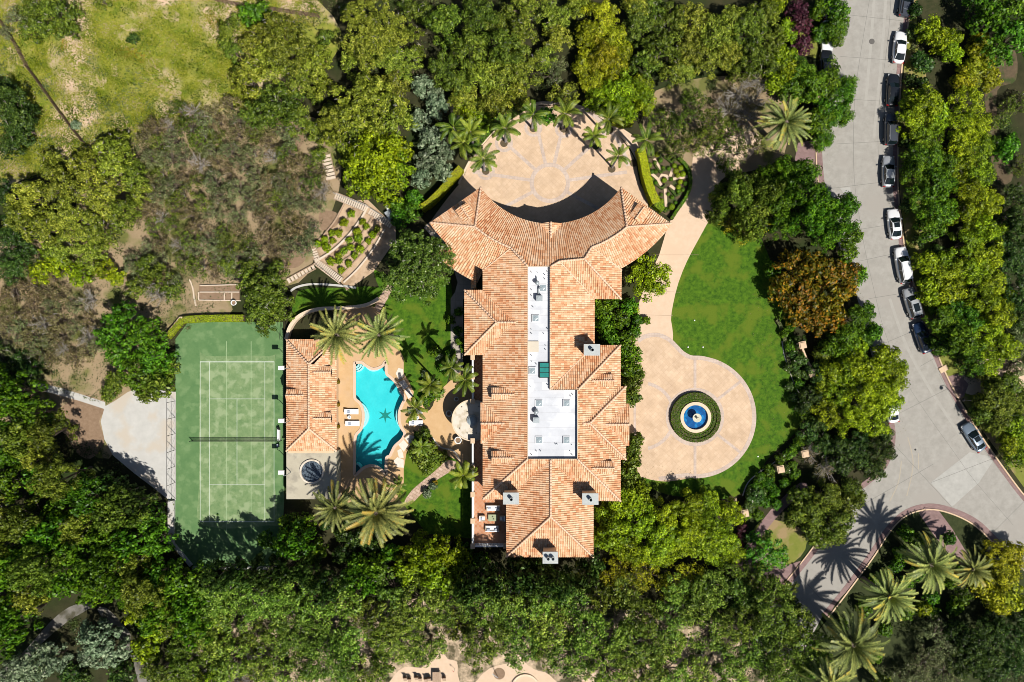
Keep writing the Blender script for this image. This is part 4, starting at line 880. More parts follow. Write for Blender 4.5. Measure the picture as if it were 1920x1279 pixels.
for t in np.linspace(R(-45), R(45), 9):
    px_, py_ = CC[0] + 12.5 * math.sin(t), CC[1] - 12.5 * math.cos(t)
    g0 = MB().box((px_, py_, 1.25), (2.3, .16, 2.4), t).build('garage_door', M['brownwood'], house)
    MB().box((px_, py_, 5.2), (1.2, .18, 1.5), t).build('window', M['glass'], house)
# west terrace on the upper level
TZ = 3.4
ter = MB().prism([(p[0], p[1]) for p in Q((887, 668, TZ), (915, 668, TZ), (915, 930, TZ), (960, 930, TZ), (960, 1021, TZ), (887, 1021, TZ))], -.12, TZ, mi=1)
ter = ter.build('terrace', [M['terra'], M['stucco']], house)
for pl in ter.data.polygons: pl.material_index = 0 if pl.normal.z > .5 else 1
dr = MB(); c = P(886, 788, TZ); dr.cyl((c[0], c[1], -.1), 2.92, TZ + .22, 56); dr = dr.build('round_bay_roof', M['cream'], house)
MB().lathe([(3.02, 0), (3.02, .16), (2.84, .16), (2.84, .03)], (c[0], c[1], TZ + .06), 56, cap=False).build('rim', M['trim'], dr)
MB().lathe([(.80, 0), (.80, .22), (.68, .24)], (c[0], c[1], TZ + .1), 24, cap=False).build('skylight_kerb', M['galv'], dr); MB().sphere((c[0], c[1], TZ + .32), (.7, .7, .32), 20, 6, half=True).build('dome_skylight', M['skyl'], dr, sm=True)
for x, y in ((866, 763), (862, 803), (876, 812), (898, 762), (876, 772), (893, 812)): p = P(x, y, TZ + .12); MB().cyl((p[0], p[1], p[2]), .08, .06, 8).build('drain_cover', M['dark'], dr)
def balustrade(px0, px1, root):
    a, b = Vector(P(*px0, TZ)), Vector(P(*px1, TZ)); L = (b - a).length; d = (b - a) / L; al = math.atan2(d.y, d.x)
    m_ = MB(); c = (a + b) / 2; m_.box((c.x, c.y, TZ + .06), (L, .34, .16), al).box((c.x, c.y, TZ + .95), (L, .24, .10), al); n = int(L / .34)
    for i in range(n): q = a + d * (i + .5) * L / n; m_.lathe([(.05, 0), (.11, .22), (.05, .55), (.08, .76)], (q.x, q.y, TZ + .14), 6)
    return m_.build('balustrade', M['white'], root)
piers = [(887, 670), (887, 706), (887, 752), (887, 825), (887, 874), (887, 925), (887, 974), (887, 1021), (948, 1021)]
for a, b in zip(piers, piers[1:]):
    if a == (887, 752): continue
    balustrade(a, b, ter)
for q in piers: p = P(*q, TZ); MB().box((p[0], p[1], TZ + .5), (.5, .62, 1.05)).box((p[0], p[1], TZ + 1.06), (.62, .74, .12)).build('pier', M['kerb'], ter)
# ------------------------------------------------------------------ pool house
hp = thing('pool_house', 'long low tiled pool house between tennis court and swimming pool', 'house', (P(585, 780)[0], P(585, 780)[1], 0))
e2 = 3.2; t2 = 4.75; rp = RoofB()
rp.planar(Q((536.5, 636, e2), (579, 683, t2), (579, 804, t2), (536.5, 846, e2)), (1, 0)); rp.planar(Q((631, 636, e2), (588, 683, t2), (579, 683, t2), (579, 804, t2), (631, 846, e2)), (-1, 0)); rp.planar(Q((536.5, 636, e2), (579, 683, t2), (631, 636, e2)), (0, -1)); rp.planar(Q((536.5, 846, e2), (579, 804, t2), (631, 846, e2)), (0, 1))
rf2 = rp.build('roof', hp); segs = []
for L in (((536.5, 636, e2), (579, 683, t2), (579, 804, t2), (536.5, 846, e2)), ((631, 636, e2), (579, 683, t2)), ((631, 846, e2), (579, 804, t2))): q = Q(*L); segs.extend(zip(q, q[1:]))
caps(segs, rf2)
wb = MB(); a, b = P(540, 640, e2), P(626, 850, e2); wb.prism([(a[0], b[1]), (b[0], b[1]), (b[0], a[1]), (a[0], a[1])], -.1, e2 - .16); wb.build('wall', M['stucco'], hp)
so_ = MB(); a, b = P(537.5, 637, e2), P(630, 845, e2); so_.prism([(a[0], b[1]), (b[0], b[1]), (b[0], a[1]), (a[0], a[1])], e2 - .15, e2 - .06, bottom=True).build('soffit', M['trim'], hp)
for x, y, up in ((541, 740, (1, 0)), (622, 697, (-1, 0)), (622, 783, (-1, 0))): dormer(rf2, x, y, e2 + .28, up, L=2.5, wd=1.35, rise=.42, drop=1.15)
dk = MB(); a, b = P(537, 847, 3.0), P(631, 936, 3.0); dk.prism([(a[0], b[1]), (b[0], b[1]), (b[0], a[1]), (a[0], a[1])], -.12, 3.0); dk = dk.build('roof_deck', M['deck'], hp)
c = P(585, 884, 3.0); MB().lathe([(1.78, 0), (1.78, .22), (1.55, .24), (1.5, .02)], (c[0], c[1], 3.0), 40).build('fountain_rim', M['cream'], dk); MB().cyl((c[0], c[1], 3.0), 1.5, .09, 40).build('pebble_basin', M['pebble'], dk)
for y in (690, 711, 735, 757, 780, 800, 822): q = P(632, y, 1.5); MB().box((q[0] - .25, q[1], 1.5), (.32, .32, 3.0)).box((q[0] - .25, q[1], 2.9), (.5, .5, .2)).build('column', M['white'], hp)
for y in (700, 723, 746, 768, 790, 811): q = P(628, y, 1.1); f = MB().box((q[0] - .12, q[1], 1.2), (.1, 1.2, 2.2)).build('french_door', M['white'], hp); MB().box((q[0] - .07, q[1], 1.2), (.05, .95, 1.9)).build('pane', M['glass'], f)

# ------------------------------------------------------------------ pool
pool = thing('swimming_pool', 'turquoise swimming pool with curved steps and a star mosaic, beside the pool house', 'pool', (*P(715, 780)[:2], 0))
b = MB(); n = len(pool_w); b.prism(pool_w, None, -PH); b.add([(p[0], p[1], -PH) for p in pool_w] + [(p[0], p[1], .03) for p in pool_w], [(i, n + i, n + (i + 1) % n, (i + 1) % n) for i in range(n)]); b.build('basin', M['poolfloor'], pool)
MB().prism(pool_w, None, -.10).build('water_surface', M['water'], pool)
MB().band(pool_w, .42, .02, .12, True).build('coping', M['coping'], pool)
def arc_steps(cx, cy, r0, a0, a1, rs):
    for i, r in enumerate(rs): z = -.22 - .22 * i; o = MB().band([P(*p)[:2] for p in circle(cx, cy, r, 20, a0, a1)], .22, -PH, z).build('step', M['poolstep'], pool)
arc_steps(661, 781, 0, -58, 58, (21.8, 24.6, 27.6)); arc_steps(666, 683, 0, 3, 84, (6, 10, 14)); arc_steps(776, 781, 0, 128, 232, (30.5, 33.5)); arc_steps(700, 680, 0, 25, 150, (15.5,)); arc_steps(666, 880, 0, -85, -5, (10,))
sm_ = MB(); q = P(719.7, 780.5); st_ = []
for k in range(12):
    a = R(90 + 30 * k); r = 1.12 if k % 2 == 0 else .36; st_.append((q[0] + r * math.cos(a) * 1.04, q[1] + r * math.sin(a) * 1.04))
sm_.prism(st_, -PH, -PH + .012).lathe([(.42, 0), (.42, .02), (.34, .02), (.34, .005)], (q[0], q[1], -PH), 24, cap=False); sm_.build('star_mosaic', M['mosaic'], pool)
for i, cc in enumerate(([(747, 717), (758, 712), (766, 725), (757, 731)], [(758, 733), (767, 727), (775, 742), (766, 748)], [(759, 822), (767, 815), (777, 818), (774, 830), (768, 833)], [(747, 834), (757, 824), (766, 835), (757, 847)], [(745, 845), (752, 841), (756, 850), (757, 859), (748, 858)], [(738, 864), (745, 857), (757, 862), (757, 877), (745, 876)], [(742, 700), (747, 690), (756, 692), (757, 706), (748, 712)])):
    tag(MB().prism([p[:2] for p in PP(cc)], .02, .07).build('stepping_stone', M['stone']), f'pale flat paving stone with grass joints by the pool, {["topmost of the upper curve","lower one of the upper curve","topmost of the lower curve","second of the lower curve","third of the lower curve","lowest of the lower curve","at the upper right pool corner"][i]}', 'paving stone', 'paving stones curving beside the pool')
# walled steps north-west of the pool
tag(MB().band([P(*p)[:2] for p in smooth([(540, 636), (548, 612), (566, 592), (600, 580), (650, 578), (690, 572), (712, 560)], 5, False)], .5, 0, 1.1).build('curved_garden_wall', M['trim']), 'low pale curved wall behind the two date palms at the pool top', 'wall')
def lounger(px, py, rz, label, group='white sun loungers by the pool'):
    x, y, _ = P(px, py, .4); L = thing('sun_lounger', label, 'sun lounger', (x, y, .045), group); z = .045
    MB().box((x, y, z + .24), (2.05, .78, .06)).build('frame', M['white'], L)
    for sx in (-.9, .9):
        for sy in (-.33, .33): MB().box((x + sx, y + sy, z + .11), (.06, .06, .22)).build('leg', M['white'], L)
    MB().box((x + .3, y, z + .33), (1.4, .74, .12)).build('mattress', M['fabric'], L)
    m_ = MB(); m_.add([(x - .4, y - .37, z + .28), (x - .4, y + .37, z + .28), (x - 1.0, y + .37, z + .55), (x - 1.0, y - .37, z + .55), (x - .4, y - .37, z + .39), (x - .4, y + .37, z + .39), (x - 1.0, y + .37, z + .66), (x - 1.0, y - .37, z + .66)], [(0, 3, 2, 1), (4, 5, 6, 7), (0, 1, 5, 4), (2, 3, 7, 6), (1, 2, 6, 5), (3, 0, 4, 7)]); m_.build('backrest', M['fabric'], L)
    MB().box((x - .45, y, z + .47), (.42, .42, .10)).build('towel', M['cush'], L); return L
lounger(659, 772, 0, 'white sun lounger with dark folded towel left of the pool, upper of the left pair'); lounger(661, 794, 0, 'white sun lounger with dark folded towel left of the pool, lower of the left pair')
lounger(779, 771, 0, 'white sun lounger partly under palm fronds right of the pool, upper of the right pair'); lounger(780, 793, 0, 'white sun lounger in palm shade right of the pool, lower of the right pair')
for x, y, l in ((656, 782, 'small round white side table between the two loungers left of the pool'), (783, 783, 'small round white side table between the two loungers right of the pool')):
    q = P(x, y); s = thing('side_table', l, 'side table', (q[0], q[1], .045), 'side tables by the pool'); MB().lathe([(.12, 0), (.06, .1), (.06, .38)], (q[0], q[1], .045), 12).build('base', M['white'], s); MB().cyl((q[0], q[1], .42), .27, .05, 20).build('table_top', M['white'], s); MB().cyl((q[0] + .05, q[1], .47), .09, .12, 10).build('bowl', M['cush'], s)
def urn(px, py, label, r=.42, plant=None, h=.8):
    q = P(px, py, h / 2); u = thing('garden_urn', label, 'urn', (q[0], q[1], .04)); MB().lathe([(r * .6, 0), (r * .4, h * .2), (r, h * .7), (r * 1.1, h), (r * .85, h), (r * .8, h * .8)], (q[0], q[1], .03), 18).build('bowl', M['white'], u, sm=True)
    MB().cyl((q[0], q[1], h * .82), r * .8, .02, 16).build('soil', M['soil'], u)
    if plant: p_, n_ = ball(q[0], q[1], r * 1.1, plant, h * .8); o = bpy.data.objects.new('plant', leaf_mesh('plant', p_ - np.array([q[0], q[1], .04]), n_, .12, rng.random(len(p_)), LM[plant])); col.objects.link(o); put(o, u)
urn(842, 775, 'white stone urn on the ochre patio left of the round bay, in its shade'); urn(859, 825, 'white stone urn on the ochre patio below the round bay', .5); urn(856, 748, 'white stone urn in the shade above left of the round bay', .3)
urn(439.5, 568, 'lone white round pot below the raised vegetable beds', .38)
for i, y in enumerate((716, 758, 799)): urn(635, y, f'white urn with rust coloured plant against the pool house wall, {["top","middle","bottom"][i]} one of three', .3, 'rust', .7)
# tennis net, fence, lights, bench
net = thing('tennis_net', 'dark tennis net stretched across the green court', 'tennis net', (*P(444, 826)[:2], .03))
for x in (361, 528): q = P(x, 826); MB().cyl((q[0], q[1], .03), .05, 1.1, 10).build('post', M['black'], net)
a, b = P(361, 826), P(528, 826); nb = MB(); nb.box(((a[0] + b[0]) / 2, a[1], 1.02), (b[0] - a[0], .04, .06)); nb.build('headband', M['black'], net)
nb = MB()
for i in range(0, int((b[0] - a[0]) / .12)): nb.box((a[0] + .06 + i * .12, a[1], .53), (.022, .012, .95))
for k in range(8): nb.box(((a[0] + b[0]) / 2, a[1] + .001, .12 + k * .12), (b[0] - a[0], .012, .022))
nb.build('mesh', M['black'], net); q = P(444.6, 826); MB().box((q[0], q[1] + .02, .53), (.06, .02, 1.0)).build('centre_strap', M['white'], net)
def fence(pts, h, label, name='chain_link_fence', m='black', gap=2.6, rails=(.05, .5, 1.0), z=0.03, rad=.035, fabric=True):
    W = [P(*p) for p in pts]; f = thing(name, label, 'fence', (W[0][0], W[0][1], z))
    for a, b in zip(W, W[1:]):
        L = math.hypot(b[0] - a[0], b[1] - a[1]); n = max(1, round(L / gap))
        for i in range(n + 1):
            if i == 0 and a is not W[0]: continue
            x, y = a[0] + (b[0] - a[0]) * i / n, a[1] + (b[1] - a[1]) * i / n; MB().cyl((x, y, z - .05), rad, h, 8).build('post', M[m], f)
        r = MB()
        for k in rails: r.tube([(a[0], a[1], z + h * k - .05), (b[0], b[1], z + h * k - .05)], rad * .8, 6)
        r.build('rail', M[m], f)
        if fabric:
            r = MB(); k = 0; s = 1.3
            for i in range(int(L / s)):
                t0 = i * s / L; t1 = min(1, t0 + h / L); r.tube([(a[0] + (b[0] - a[0]) * t0, a[1] + (b[1] - a[1]) * t0, z), (a[0] + (b[0] - a[0]) * t1, a[1] + (b[1] - a[1]) * t1, z + h * (t1 - t0) * L / h)], .008, 3)
            r.build('mesh', M[m], f)
    return f
fence([(329, 752), (329, 935)], 3.0, 'tall black chain link fence along the left side of the tennis court')
fence([(319, 960), (318, 1020), (325, 1034)], 2.2, 'black chain link fence behind the lower left corner of the court')
fence([(536, 604), (533, 636)], 2.6, 'short dark fence at the top right corner of the court')
tag(MB().band([P(*p)[:2] for p in [(362, 1064), (535, 1064)]], .35, 0, .45).build('court_wall', M['conc']), 'long low pale wall along the bottom end of the tennis court', 'wall')
tag(MB().band([P(*p)[:2] for p in [(325, 1018), (360, 1060)]], .45, 0, .46).build('court_wall', M['conc']), 'low pale slanting wall at the lower left corner of the tennis court', 'wall')
tag(MB().band([P(*p)[:2] for p in [(323, 938), (323, 1018)]], .95, 0, .5).build('court_wall', M['conc']), 'broad pale low wall left of the court below the fence', 'wall')
tag(MB().band([P(*p)[:2] for p in [(310, 634), (341, 596), (380, 594), (430, 594)]], .3, 0, .7).build('court_wall', M['trim']), 'low cream wall at the upper left corner of the court', 'wall')
for i, y in enumerate((690, 789, 886)):
    b0 = P(545, y, 3.2); t0 = P(527, y, 6.2); w_ = ['top', 'middle', 'bottom'][i]
    L = thing('court_light', f'white tennis court floodlight on bracket beside the pool house, {w_} one of three', 'floodlight', b0, 'floodlights along the tennis court')
    MB().tube([b0, (b0[0], b0[1], 5.8), (b0[0] - .2, b0[1], 6.05), (t0[0] + .3, t0[1], 6.2)], .05, 8).build('pole', M['galv'], L)
    MB().box((t0[0], t0[1], 6.2), (.85, .62, .26), taper=.9).build('lamp_head', M['white'], L); MB().box((t0[0], t0[1], 6.06), (.7, .5, .03)).build('lens', M['flat'], L)
q = P(524, 815); bn = thing('bench', 'long white bench beside the net at the right edge of the court', 'bench', (q[0], q[1], .03))
sl_ = MB()
for k in range(3): sl_.box((q[0] - .16 + k * .16, q[1], .47), (.13, 1.6, .04))
sl_.build('seat', M['white'], bn); MB().box((q[0] + .27, q[1], .72), (.05, 1.6, .35)).build('backrest', M['white'], bn)
for sy in (-.7, .7): MB().box((q[0], q[1] + sy, .24), (.4, .06, .44)).build('leg', M['white'], bn)
for i, (yy, l) in enumerate(((803, 'black folding chair above the white court bench'), (835, 'black folding chair below the white court bench, by the net post'))):
    q = P(523, yy); c = thing('folding_chair', l, 'chair', (q[0], q[1], .03)); MB().box((q[0], q[1], .45), (.42, .42, .04)).build('seat', M['cush'] if i else M['black'], c); MB().box((q[0] + .2, q[1], .7), (.04, .42, .4)).build('backrest', M['black'], c)
    for sx in (-.18, .18):
        for sy in (-.18, .18): MB().tube([(q[0] + sx, q[1] + sy, .03), (q[0] + sx * .9, q[1] + sy * .9, .45)], .016, 5).build('leg', M['black'], c)
# terrace lounge set
def sofa(px, py, label, wd=2.0, dp=.85, flip=1, name='outdoor_sofa', cat='sofa', side=False, z=TZ):
    x, y, _ = P(px, py, z + .4); s = thing(name, label, cat, (x, y, z))
    def B(cx, cy, cz, dx, dy, dz): return (x + (cy * flip if side else cx), y + (cx if side else cy * flip), z + cz), ((dy, dx, dz) if side else (dx, dy, dz))
    MB().box(*B(0, 0, .18, wd, dp, .26)).build('frame', M['wicker'], s); MB().box(*B(0, -dp / 2 + .08, .48, wd, .16, .4)).build('backrest', M['fabric'], s)
    for k in (-1, 1): MB().box(*B(k * (wd / 2 - .07), 0, .42, .14, dp, .26)).build('armrest', M['wicker'], s)
    MB().box(*B(0, .06, .38, wd - .3, dp - .2, .16)).build('seat_cushion', M['fabric'], s)
    for k in ((-.5, .5) if wd > 1.4 else (0,)): MB().box(*B(k * (wd - .9) / .5 * .5 if wd > 1.4 else 0, -.12, .56, .42, .3, .22)).build('pillow', M['cush'], s)
sofa(925, 953, 'white cushioned terrace sofa with patterned pillows above the coffee table', flip=-1); sofa(923, 991, 'white cushioned terrace sofa with patterned pillows below the coffee table', flip=1)
sofa(904, 972, 'white cushioned terrace armchair left of the coffee table', .8, .8, 1, 'armchair', 'armchair', True); sofa(942, 972, 'white cushioned terrace armchair right of the coffee table, in house shadow', .8, .8, -1, 'armchair', 'armchair', True)
q = P(924, 971, TZ + .4); ct = thing('coffee_table', 'greenish square coffee table in the middle of the terrace sofas', 'coffee table', (q[0], q[1], TZ)); MB().box((q[0], q[1], TZ + .41), (1.3, .95, .06)).build('table_top', M['gtop'], ct); MB().cyl((q[0], q[1] + .2, TZ + .44), .07, .1, 8).build('bowl', M['black'], ct); MB().cyl((q[0] + .1, q[1] - .15, TZ + .44), .07, .1, 8).build('bowl', M['black'], ct)
for sx in (-.55, .55):
    for sy in (-.38, .38): MB().box((q[0] + sx, q[1] + sy, TZ + .19), (.07, .07, .38)).build('leg', M['wicker'], ct)
# fountain
q = P(1303, 782); fo = thing('fountain', 'round blue tiled fountain with stone bowl in the entrance court', 'fountain', (q[0], q[1], .04))
MB().lathe([(2.28, 0), (2.28, .55), (1.82, .58), (1.78, .30)], (q[0], q[1], .04), 56, cap=False).build('basin_wall', M['trim'], fo, sm=False); MB().cyl((q[0], q[1], .05), 1.85, .12, 40).build('basin_floor', M['bluetile'], fo)
MB().cyl((q[0], q[1], .38), 1.81, .02, 48).build('water_surface', M['water'], fo)
MB().lathe([(.34, 0), (.2, .2), (.16, .9), (.3, 1.0), (.62, 1.15), (.66, 1.25), (.58, 1.25), (.3, 1.14), (.10, 1.14), (.08, 1.5), (.2, 1.6), (.02, 1.72)], (q[0], q[1], .1), 28).build('bowl', M['limestone'], fo, sm=True)
for r, h, wd, l in ((43.2, .62, .55, 'outer ring of the clipped hedge round the fountain'), (36.8, .45, .46, 'middle ring of the clipped hedge round the fountain'), (31.2, .35, .34, 'inner ring of the clipped hedge round the fountain')):
    hedge([P(*p)[:2] for p in circle(1303, 782, r, 40)], wd, h, l, 'green', True, 'ring_hedge', .04, 1.3, .13, 'ring hedges round the fountain')
struct(MB().prism([[p[:2] for p in PP(circle(1303, 782, 46.5, 48))], [p[:2] for p in PP(circle(1303, 782, 27, 40))]], None, .058), 'hedge_bed', M['dsoil'])
# hedges
hedge(PP([(866, 320), (848, 340), (830, 362), (808, 384), (792, 394)]), 1.0, 2.0, 'tall bright clipped hedge left of the fan shaped wing', 'yellow')
hedge(PP([(1197, 284), (1202, 305), (1208, 335), (1216, 362), (1226, 385)]), 1.15, 2.2, 'tall bright clipped hedge between motor court and formal garden', 'yellow', dens=1.2)
hedge(PP([(1226, 385), (1240, 397)]), .8, 1.7, 'short clipped hedge end below the tall bright one', 'lime')
hedge(PP(smooth([(1270, 298), (1284, 312), (1292, 330), (1292, 352), (1282, 375), (1268, 395), (1257, 412)], 4, False)), .42, .9, 'low curved green hedge round the right side of the formal garden', 'green')
hedge(PP([(346, 600), (375, 598), (410, 597), (460, 597)]), 1.0, .9, 'yellow green hedge along the top of the tennis court', 'yellow'); hedge(PP([(318, 632), (330, 618), (346, 600)]), .8, .9, 'yellow green hedge on the slanting top left court corner', 'yellow')
hedge(PP([(1147, 231), (1165, 236), (1184, 231)]), .9, 1.5, 'small yellow clipped hedge at the top right of the motor court', 'yellow')
hedge(PP(smooth([(1455, 600), (1466, 620), (1472, 650), (1478, 680), (1486, 700)], 4, False)), .5, .5, 'low pale green edging hedge along the right of the front lawn', 'grey')
hedge(PP(smooth([(880, 292), (900, 262), (930, 232), (960, 214), (985, 197)], 4, False)), 1.3, .8, 'low dark hedge curving round the top left of the motor court', 'green')
# formal garden
struct(MB().prism([p[:2] for p in PP([(1205, 285), (1275, 290), (1293, 330), (1288, 365), (1258, 408), (1238, 398), (1222, 370)])], None, .050), 'formal_garden_bed', M['dsoil'])
gp_ = MB()
for i, L in enumerate(([(1222, 326), (1236, 338)], [(1236, 338), (1241, 328), (1250, 330), (1254, 337)], [(1254, 337), (1262, 316)], [(1226, 298), (1240, 320)], [(1262, 336), (1290, 331)], [(1234, 338), (1240, 348)], [(1247, 354), (1249, 390)], [(1256, 348), (1266, 355)])): gp_.band([P(*p)[:2] for p in L], .42, None, .060 + .003 * i)
struct(gp_, 'formal_garden_paths', M['drive'])
bl = [(1218, 310, 5), (1212, 300, 4.5), (1228, 305, 4), (1238, 301, 4.5), (1243, 315, 4), (1254, 316, 4), (1222, 322, 4.5), (1229, 322, 4.5), (1264, 311, 5), (1276, 315, 5), (1267, 321, 5.5), (1271, 329, 5), (1280, 327, 5.5), (1222, 336, 4.5), (1245, 338, 5), (1258, 336, 4), (1275, 341, 5), (1285, 344, 4.5), (1272, 351, 5), (1280, 356, 4.5), (1225, 355, 4), (1232, 371, 5), (1240, 365, 3.5), (1253, 364, 3.5), (1239, 378, 6), (1260, 370, 4), (1267, 380, 3.5), (1259, 388, 6.2), (1232, 384, 4.5), (1242, 384, 4), (1250, 392, 3.5), (1230, 343, 4), (1272, 358, 4.5), (1232, 290, 5), (1256, 294, 4), (1286, 364, 4)]
names = {0: 'left', 1: 'middle', 2: 'right'}
def ordn(i): return ['first', 'second', 'third', 'fourth', 'fifth', 'sixth', 'seventh', 'eighth', 'ninth', 'tenth', 'eleventh', 'twelfth', 'thirteenth', 'fourteenth', 'fifteenth', 'sixteenth', 'seventeenth', 'eighteenth', 'nineteenth', 'twentieth'][i] if i < 20 else None
rows = {}
for b_ in bl: rows.setdefault(int((b_[1] - 288) // 14), []).append(b_)
for k, L in sorted(rows.items()):
    for i, (x, y, r) in enumerate(sorted(L)):
        q = P(x, y, .3); p_, n_ = ball(0, 0, r / S, 'lime', 0); lf = 'lime' if r >= 5 else 'green'
        o = bpy.data.objects.new('ball_shrub', leaf_mesh('ball_shrub', p_, n_, .09, rng.beta(2.5, 2.5, len(p_)), LM[lf])); o.location = (q[0], q[1], .05); col.objects.link(o)
        tag(o, f'small clipped ball shrub in the formal garden, {ordn(k)} row down, {ordn(i)} from left', 'shrub', 'clipped balls in the formal garden')
hl = [[(1228, 311), (1238, 325), (1246, 318)], [(1243, 293), (1258, 306), (1266, 296)], [(1230, 347), (1240, 355), (1248, 347)], [(1254, 353), (1266, 368), (1276, 363)], [(1233, 384), (1246, 398), (1255, 393)], [(1214, 293), (1222, 296), (1232, 286)]]
for i, L in enumerate(hl): hedge(PP(L), .3, .5, f'low V shaped clipped hedge in the formal garden, {ordn(i)} of six counted downward', 'green', size=.1, group='V shaped hedges in the formal garden')
# orchard terraces, timber steps, young trees
tb = []
def timber(name, L, wd, h, label, m='timber', cat='edging', group=None, sm=4): return tag(MB().band([P(*p)[:2] for p in smooth(L, sm, False)], wd, 0, h).build(name, M[m]), label, cat, group)
timber('retaining_beam', [(592, 491), (625, 470), (656, 440), (678, 410), (690, 388)], .28, .4, 'curved pale timber beam through the middle of the orchard terraces', 'step')
timber('retaining_beam', [(592, 470), (622, 448), (648, 418), (664, 392)], .16, .3, 'curved timber beam in the upper orchard, between the two highest tree rows'); timber('retaining_beam', [(624, 498), (655, 482), (690, 448), (715, 415)], .16, .3, 'curved timber beam in the lower orchard, left of the last path')
timber('retaining_beam', [(597, 452), (612, 436), (630, 412), (648, 378)], .2, .3, 'outermost upper left timber beam of the orchard terraces'); timber('retaining_beam', [(608, 500), (640, 478), (672, 448), (700, 405)], .14, .3, 'thin timber beam just below the middle beam of the orchard'); timber('retaining_beam', [(645, 530), (672, 504), (700, 468), (722, 430)], .22, .35, 'lowest curved timber beam of the orchard terraces', 'step')
timber('retaining_beam', [(638, 520), (662, 494), (690, 464), (712, 430)], .14, .3, 'thin timber beam just above the lowest beam of the orchard')
def stair(a, b, wd, n, label, h0=.1, rise=.05):
    A, B = P(*a), P(*b); d = Vector((B[0] - A[0], B[1] - A[1])); L = d.length; d /= L; al = math.atan2(d.y, d.x); s = thing('garden_steps', label, 'steps', (A[0], A[1], 0)); m_ = MB(); m2 = MB()
    for i in range(n):
        t = (i + .5) / n * L; m_.box((A[0] + d.x * t, A[1] + d.y * t, (h0 + rise * i) / 2 + .03), (L / n * .66, wd, h0 + rise * i), al)
    m_.build('treads', M['step'], s)
    for sg in (-1, 1): m2.band([(A[0] - d.y * sg * wd / 2, A[1] + d.x * sg * wd / 2), (B[0] - d.y * sg * wd / 2, B[1] + d.x * sg * wd / 2)], .12, 0, .35)
    m2.build('side_boards', M['timber'], s)
stair((628, 367), (688, 392), 1.0, 15, 'timber garden steps along the top of the orchard, upper flight'); stair((692, 396), (736, 424), 1.0, 12, 'timber garden steps along the top right of the orchard, lower flight')
stair((592, 490), (641, 527), 1.0, 15, 'timber garden steps down the bottom edge of the orchard'); stair((588, 466), (596, 488), .9, 5, 'short timber steps at the far left corner of the orchard')
stair((611, 290), (622, 338), 1.4, 7, 'white garden steps between the pines above the orchard'); stair((846, 184), (862, 224), 1.6, 8, 'pale stone steps at the upper left of the motor court')
fence([(627, 363), (690, 388), (740, 421)], .9, 'thin railing along the top of the orchard steps', 'handrail', 'galv', 1.6, (1.0,), fabric=False)
fence([(590, 492), (640, 532), (655, 545)], .9, 'thin dark railing along the bottom of the orchard steps', 'handrail', 'brownwood', 1.6, (1.0,), fabric=False)
stair((591, 500), (540, 528), .7, 8, 'long timber steps leading left from the orchard bottom')
kerb('curved_edging', [(545, 546), (556, 539), (575, 534), (600, 533), (640, 536), (668, 540)], .3, .2, 'conc')
for x, y in [(659, 401), (645, 417), (622, 437), (635, 437), (609, 449), (624, 452), (596, 457), (612, 464), (687, 425), (670, 435), (707, 430), (699, 440), (655, 450), (672, 447), (691, 452), (645, 470), (657, 464), (675, 467), (635, 480), (665, 480), (620, 490), (636, 489), (654, 494), (640, 507), (680, 416)]:
    tree(x, y, random.uniform(6.5, 9), 'leafy', 'lime', 'small bushy fruit tree', 'fruit tree', 'young_fruit_tree', 'young fruit trees on the terraces')
# raised beds
rbx = thing('raised_bed', 'timber framed raised vegetable beds left of the dark pine by the court', 'planter', (*P(413, 550)[:2], 0))
m_ = MB()
for L in ([(376, 536), (449, 534)], [(376, 548), (450, 548)], [(375, 563), (452, 564)], [(374, 548), (374, 563)], [(422, 548), (422, 563)], [(436, 548), (436, 563)]): m_.band([P(*p)[:2] for p in L], .14, 0, .35)
m_.build('frame', M['step'], rbx); MB().prism([p[:2] for p in PP([(375, 535), (450, 534), (450, 564), (374, 564)])], 0, .24).build('soil', M['soil'], rbx)
timber('path_edging', [(356, 524), (362, 540), (365, 560), (368, 574)], .18, .2, 'pale curved edging left of the raised vegetable beds', 'step')
# wooden fences on the slope
fence([(-20, 18), (6, 42), (32, 82), (56, 128), (80, 160), (105, 196), (135, 236), (160, 268)], 1.5, 'long dark wooden fence running diagonally down the upper left slope', 'wooden_fence', 'brownwood', 2.4, (.15, .4, .65, .9), rad=.06, fabric=False)
fence([(376, -8), (410, 4), (446, 12), (484, 17), (520, 22), (600, 34)], 1.6, 'brown wooden fence along the top edge of the meadow', 'wooden_fence', 'brownwood', 2.4, (.15, .4, .65, .9), rad=.06, fabric=False)
# gate piers and low walls by the street side garden
for i, (x, y, l) in enumerate([(1505, 647, 'upper tan capped pier right of the front lawn'), (1524, 700, 'lower tan capped pier right of the front lawn'), (1510, 851, 'tan capped pier beside the bare tree near the street'), (1464, 880, 'tan capped pier below the front lawn, left of the bare tree'), (1397, 963, 'tan capped pier among the trees below the fountain court'), (1378, 938, 'small tan capped pier at the lower lawn edge')]):
    q = P(x, y, 2.4); s = .5 if i == 5 else 1; g_ = thing('gate_pier', l, 'pier', (q[0], q[1], 0), 'tan stone piers round the front garden'); MB().box((q[0], q[1], 1.15), (.75 * s, .75 * s, 2.3), .2).build('shaft', M['stucco'], g_); MB().box((q[0], q[1], 2.38), (1.05 * s, 1.05 * s, .16), .2).box((q[0], q[1], 2.52), (.9 * s, .9 * s, .14), .2, taper=.8).build('cap', M['kerb'], g_)
timber('low_wall', [(1501, 654), (1510, 676), (1522, 696)], .3, .9, 'low tan wall joining the two piers right of the front lawn', 'kerb', 'wall')
kerb('lawn_edging', [(1392, 930), (1402, 905), (1424, 885), (1450, 868), (1476, 850), (1490, 836)], .14, .12, 'conc')
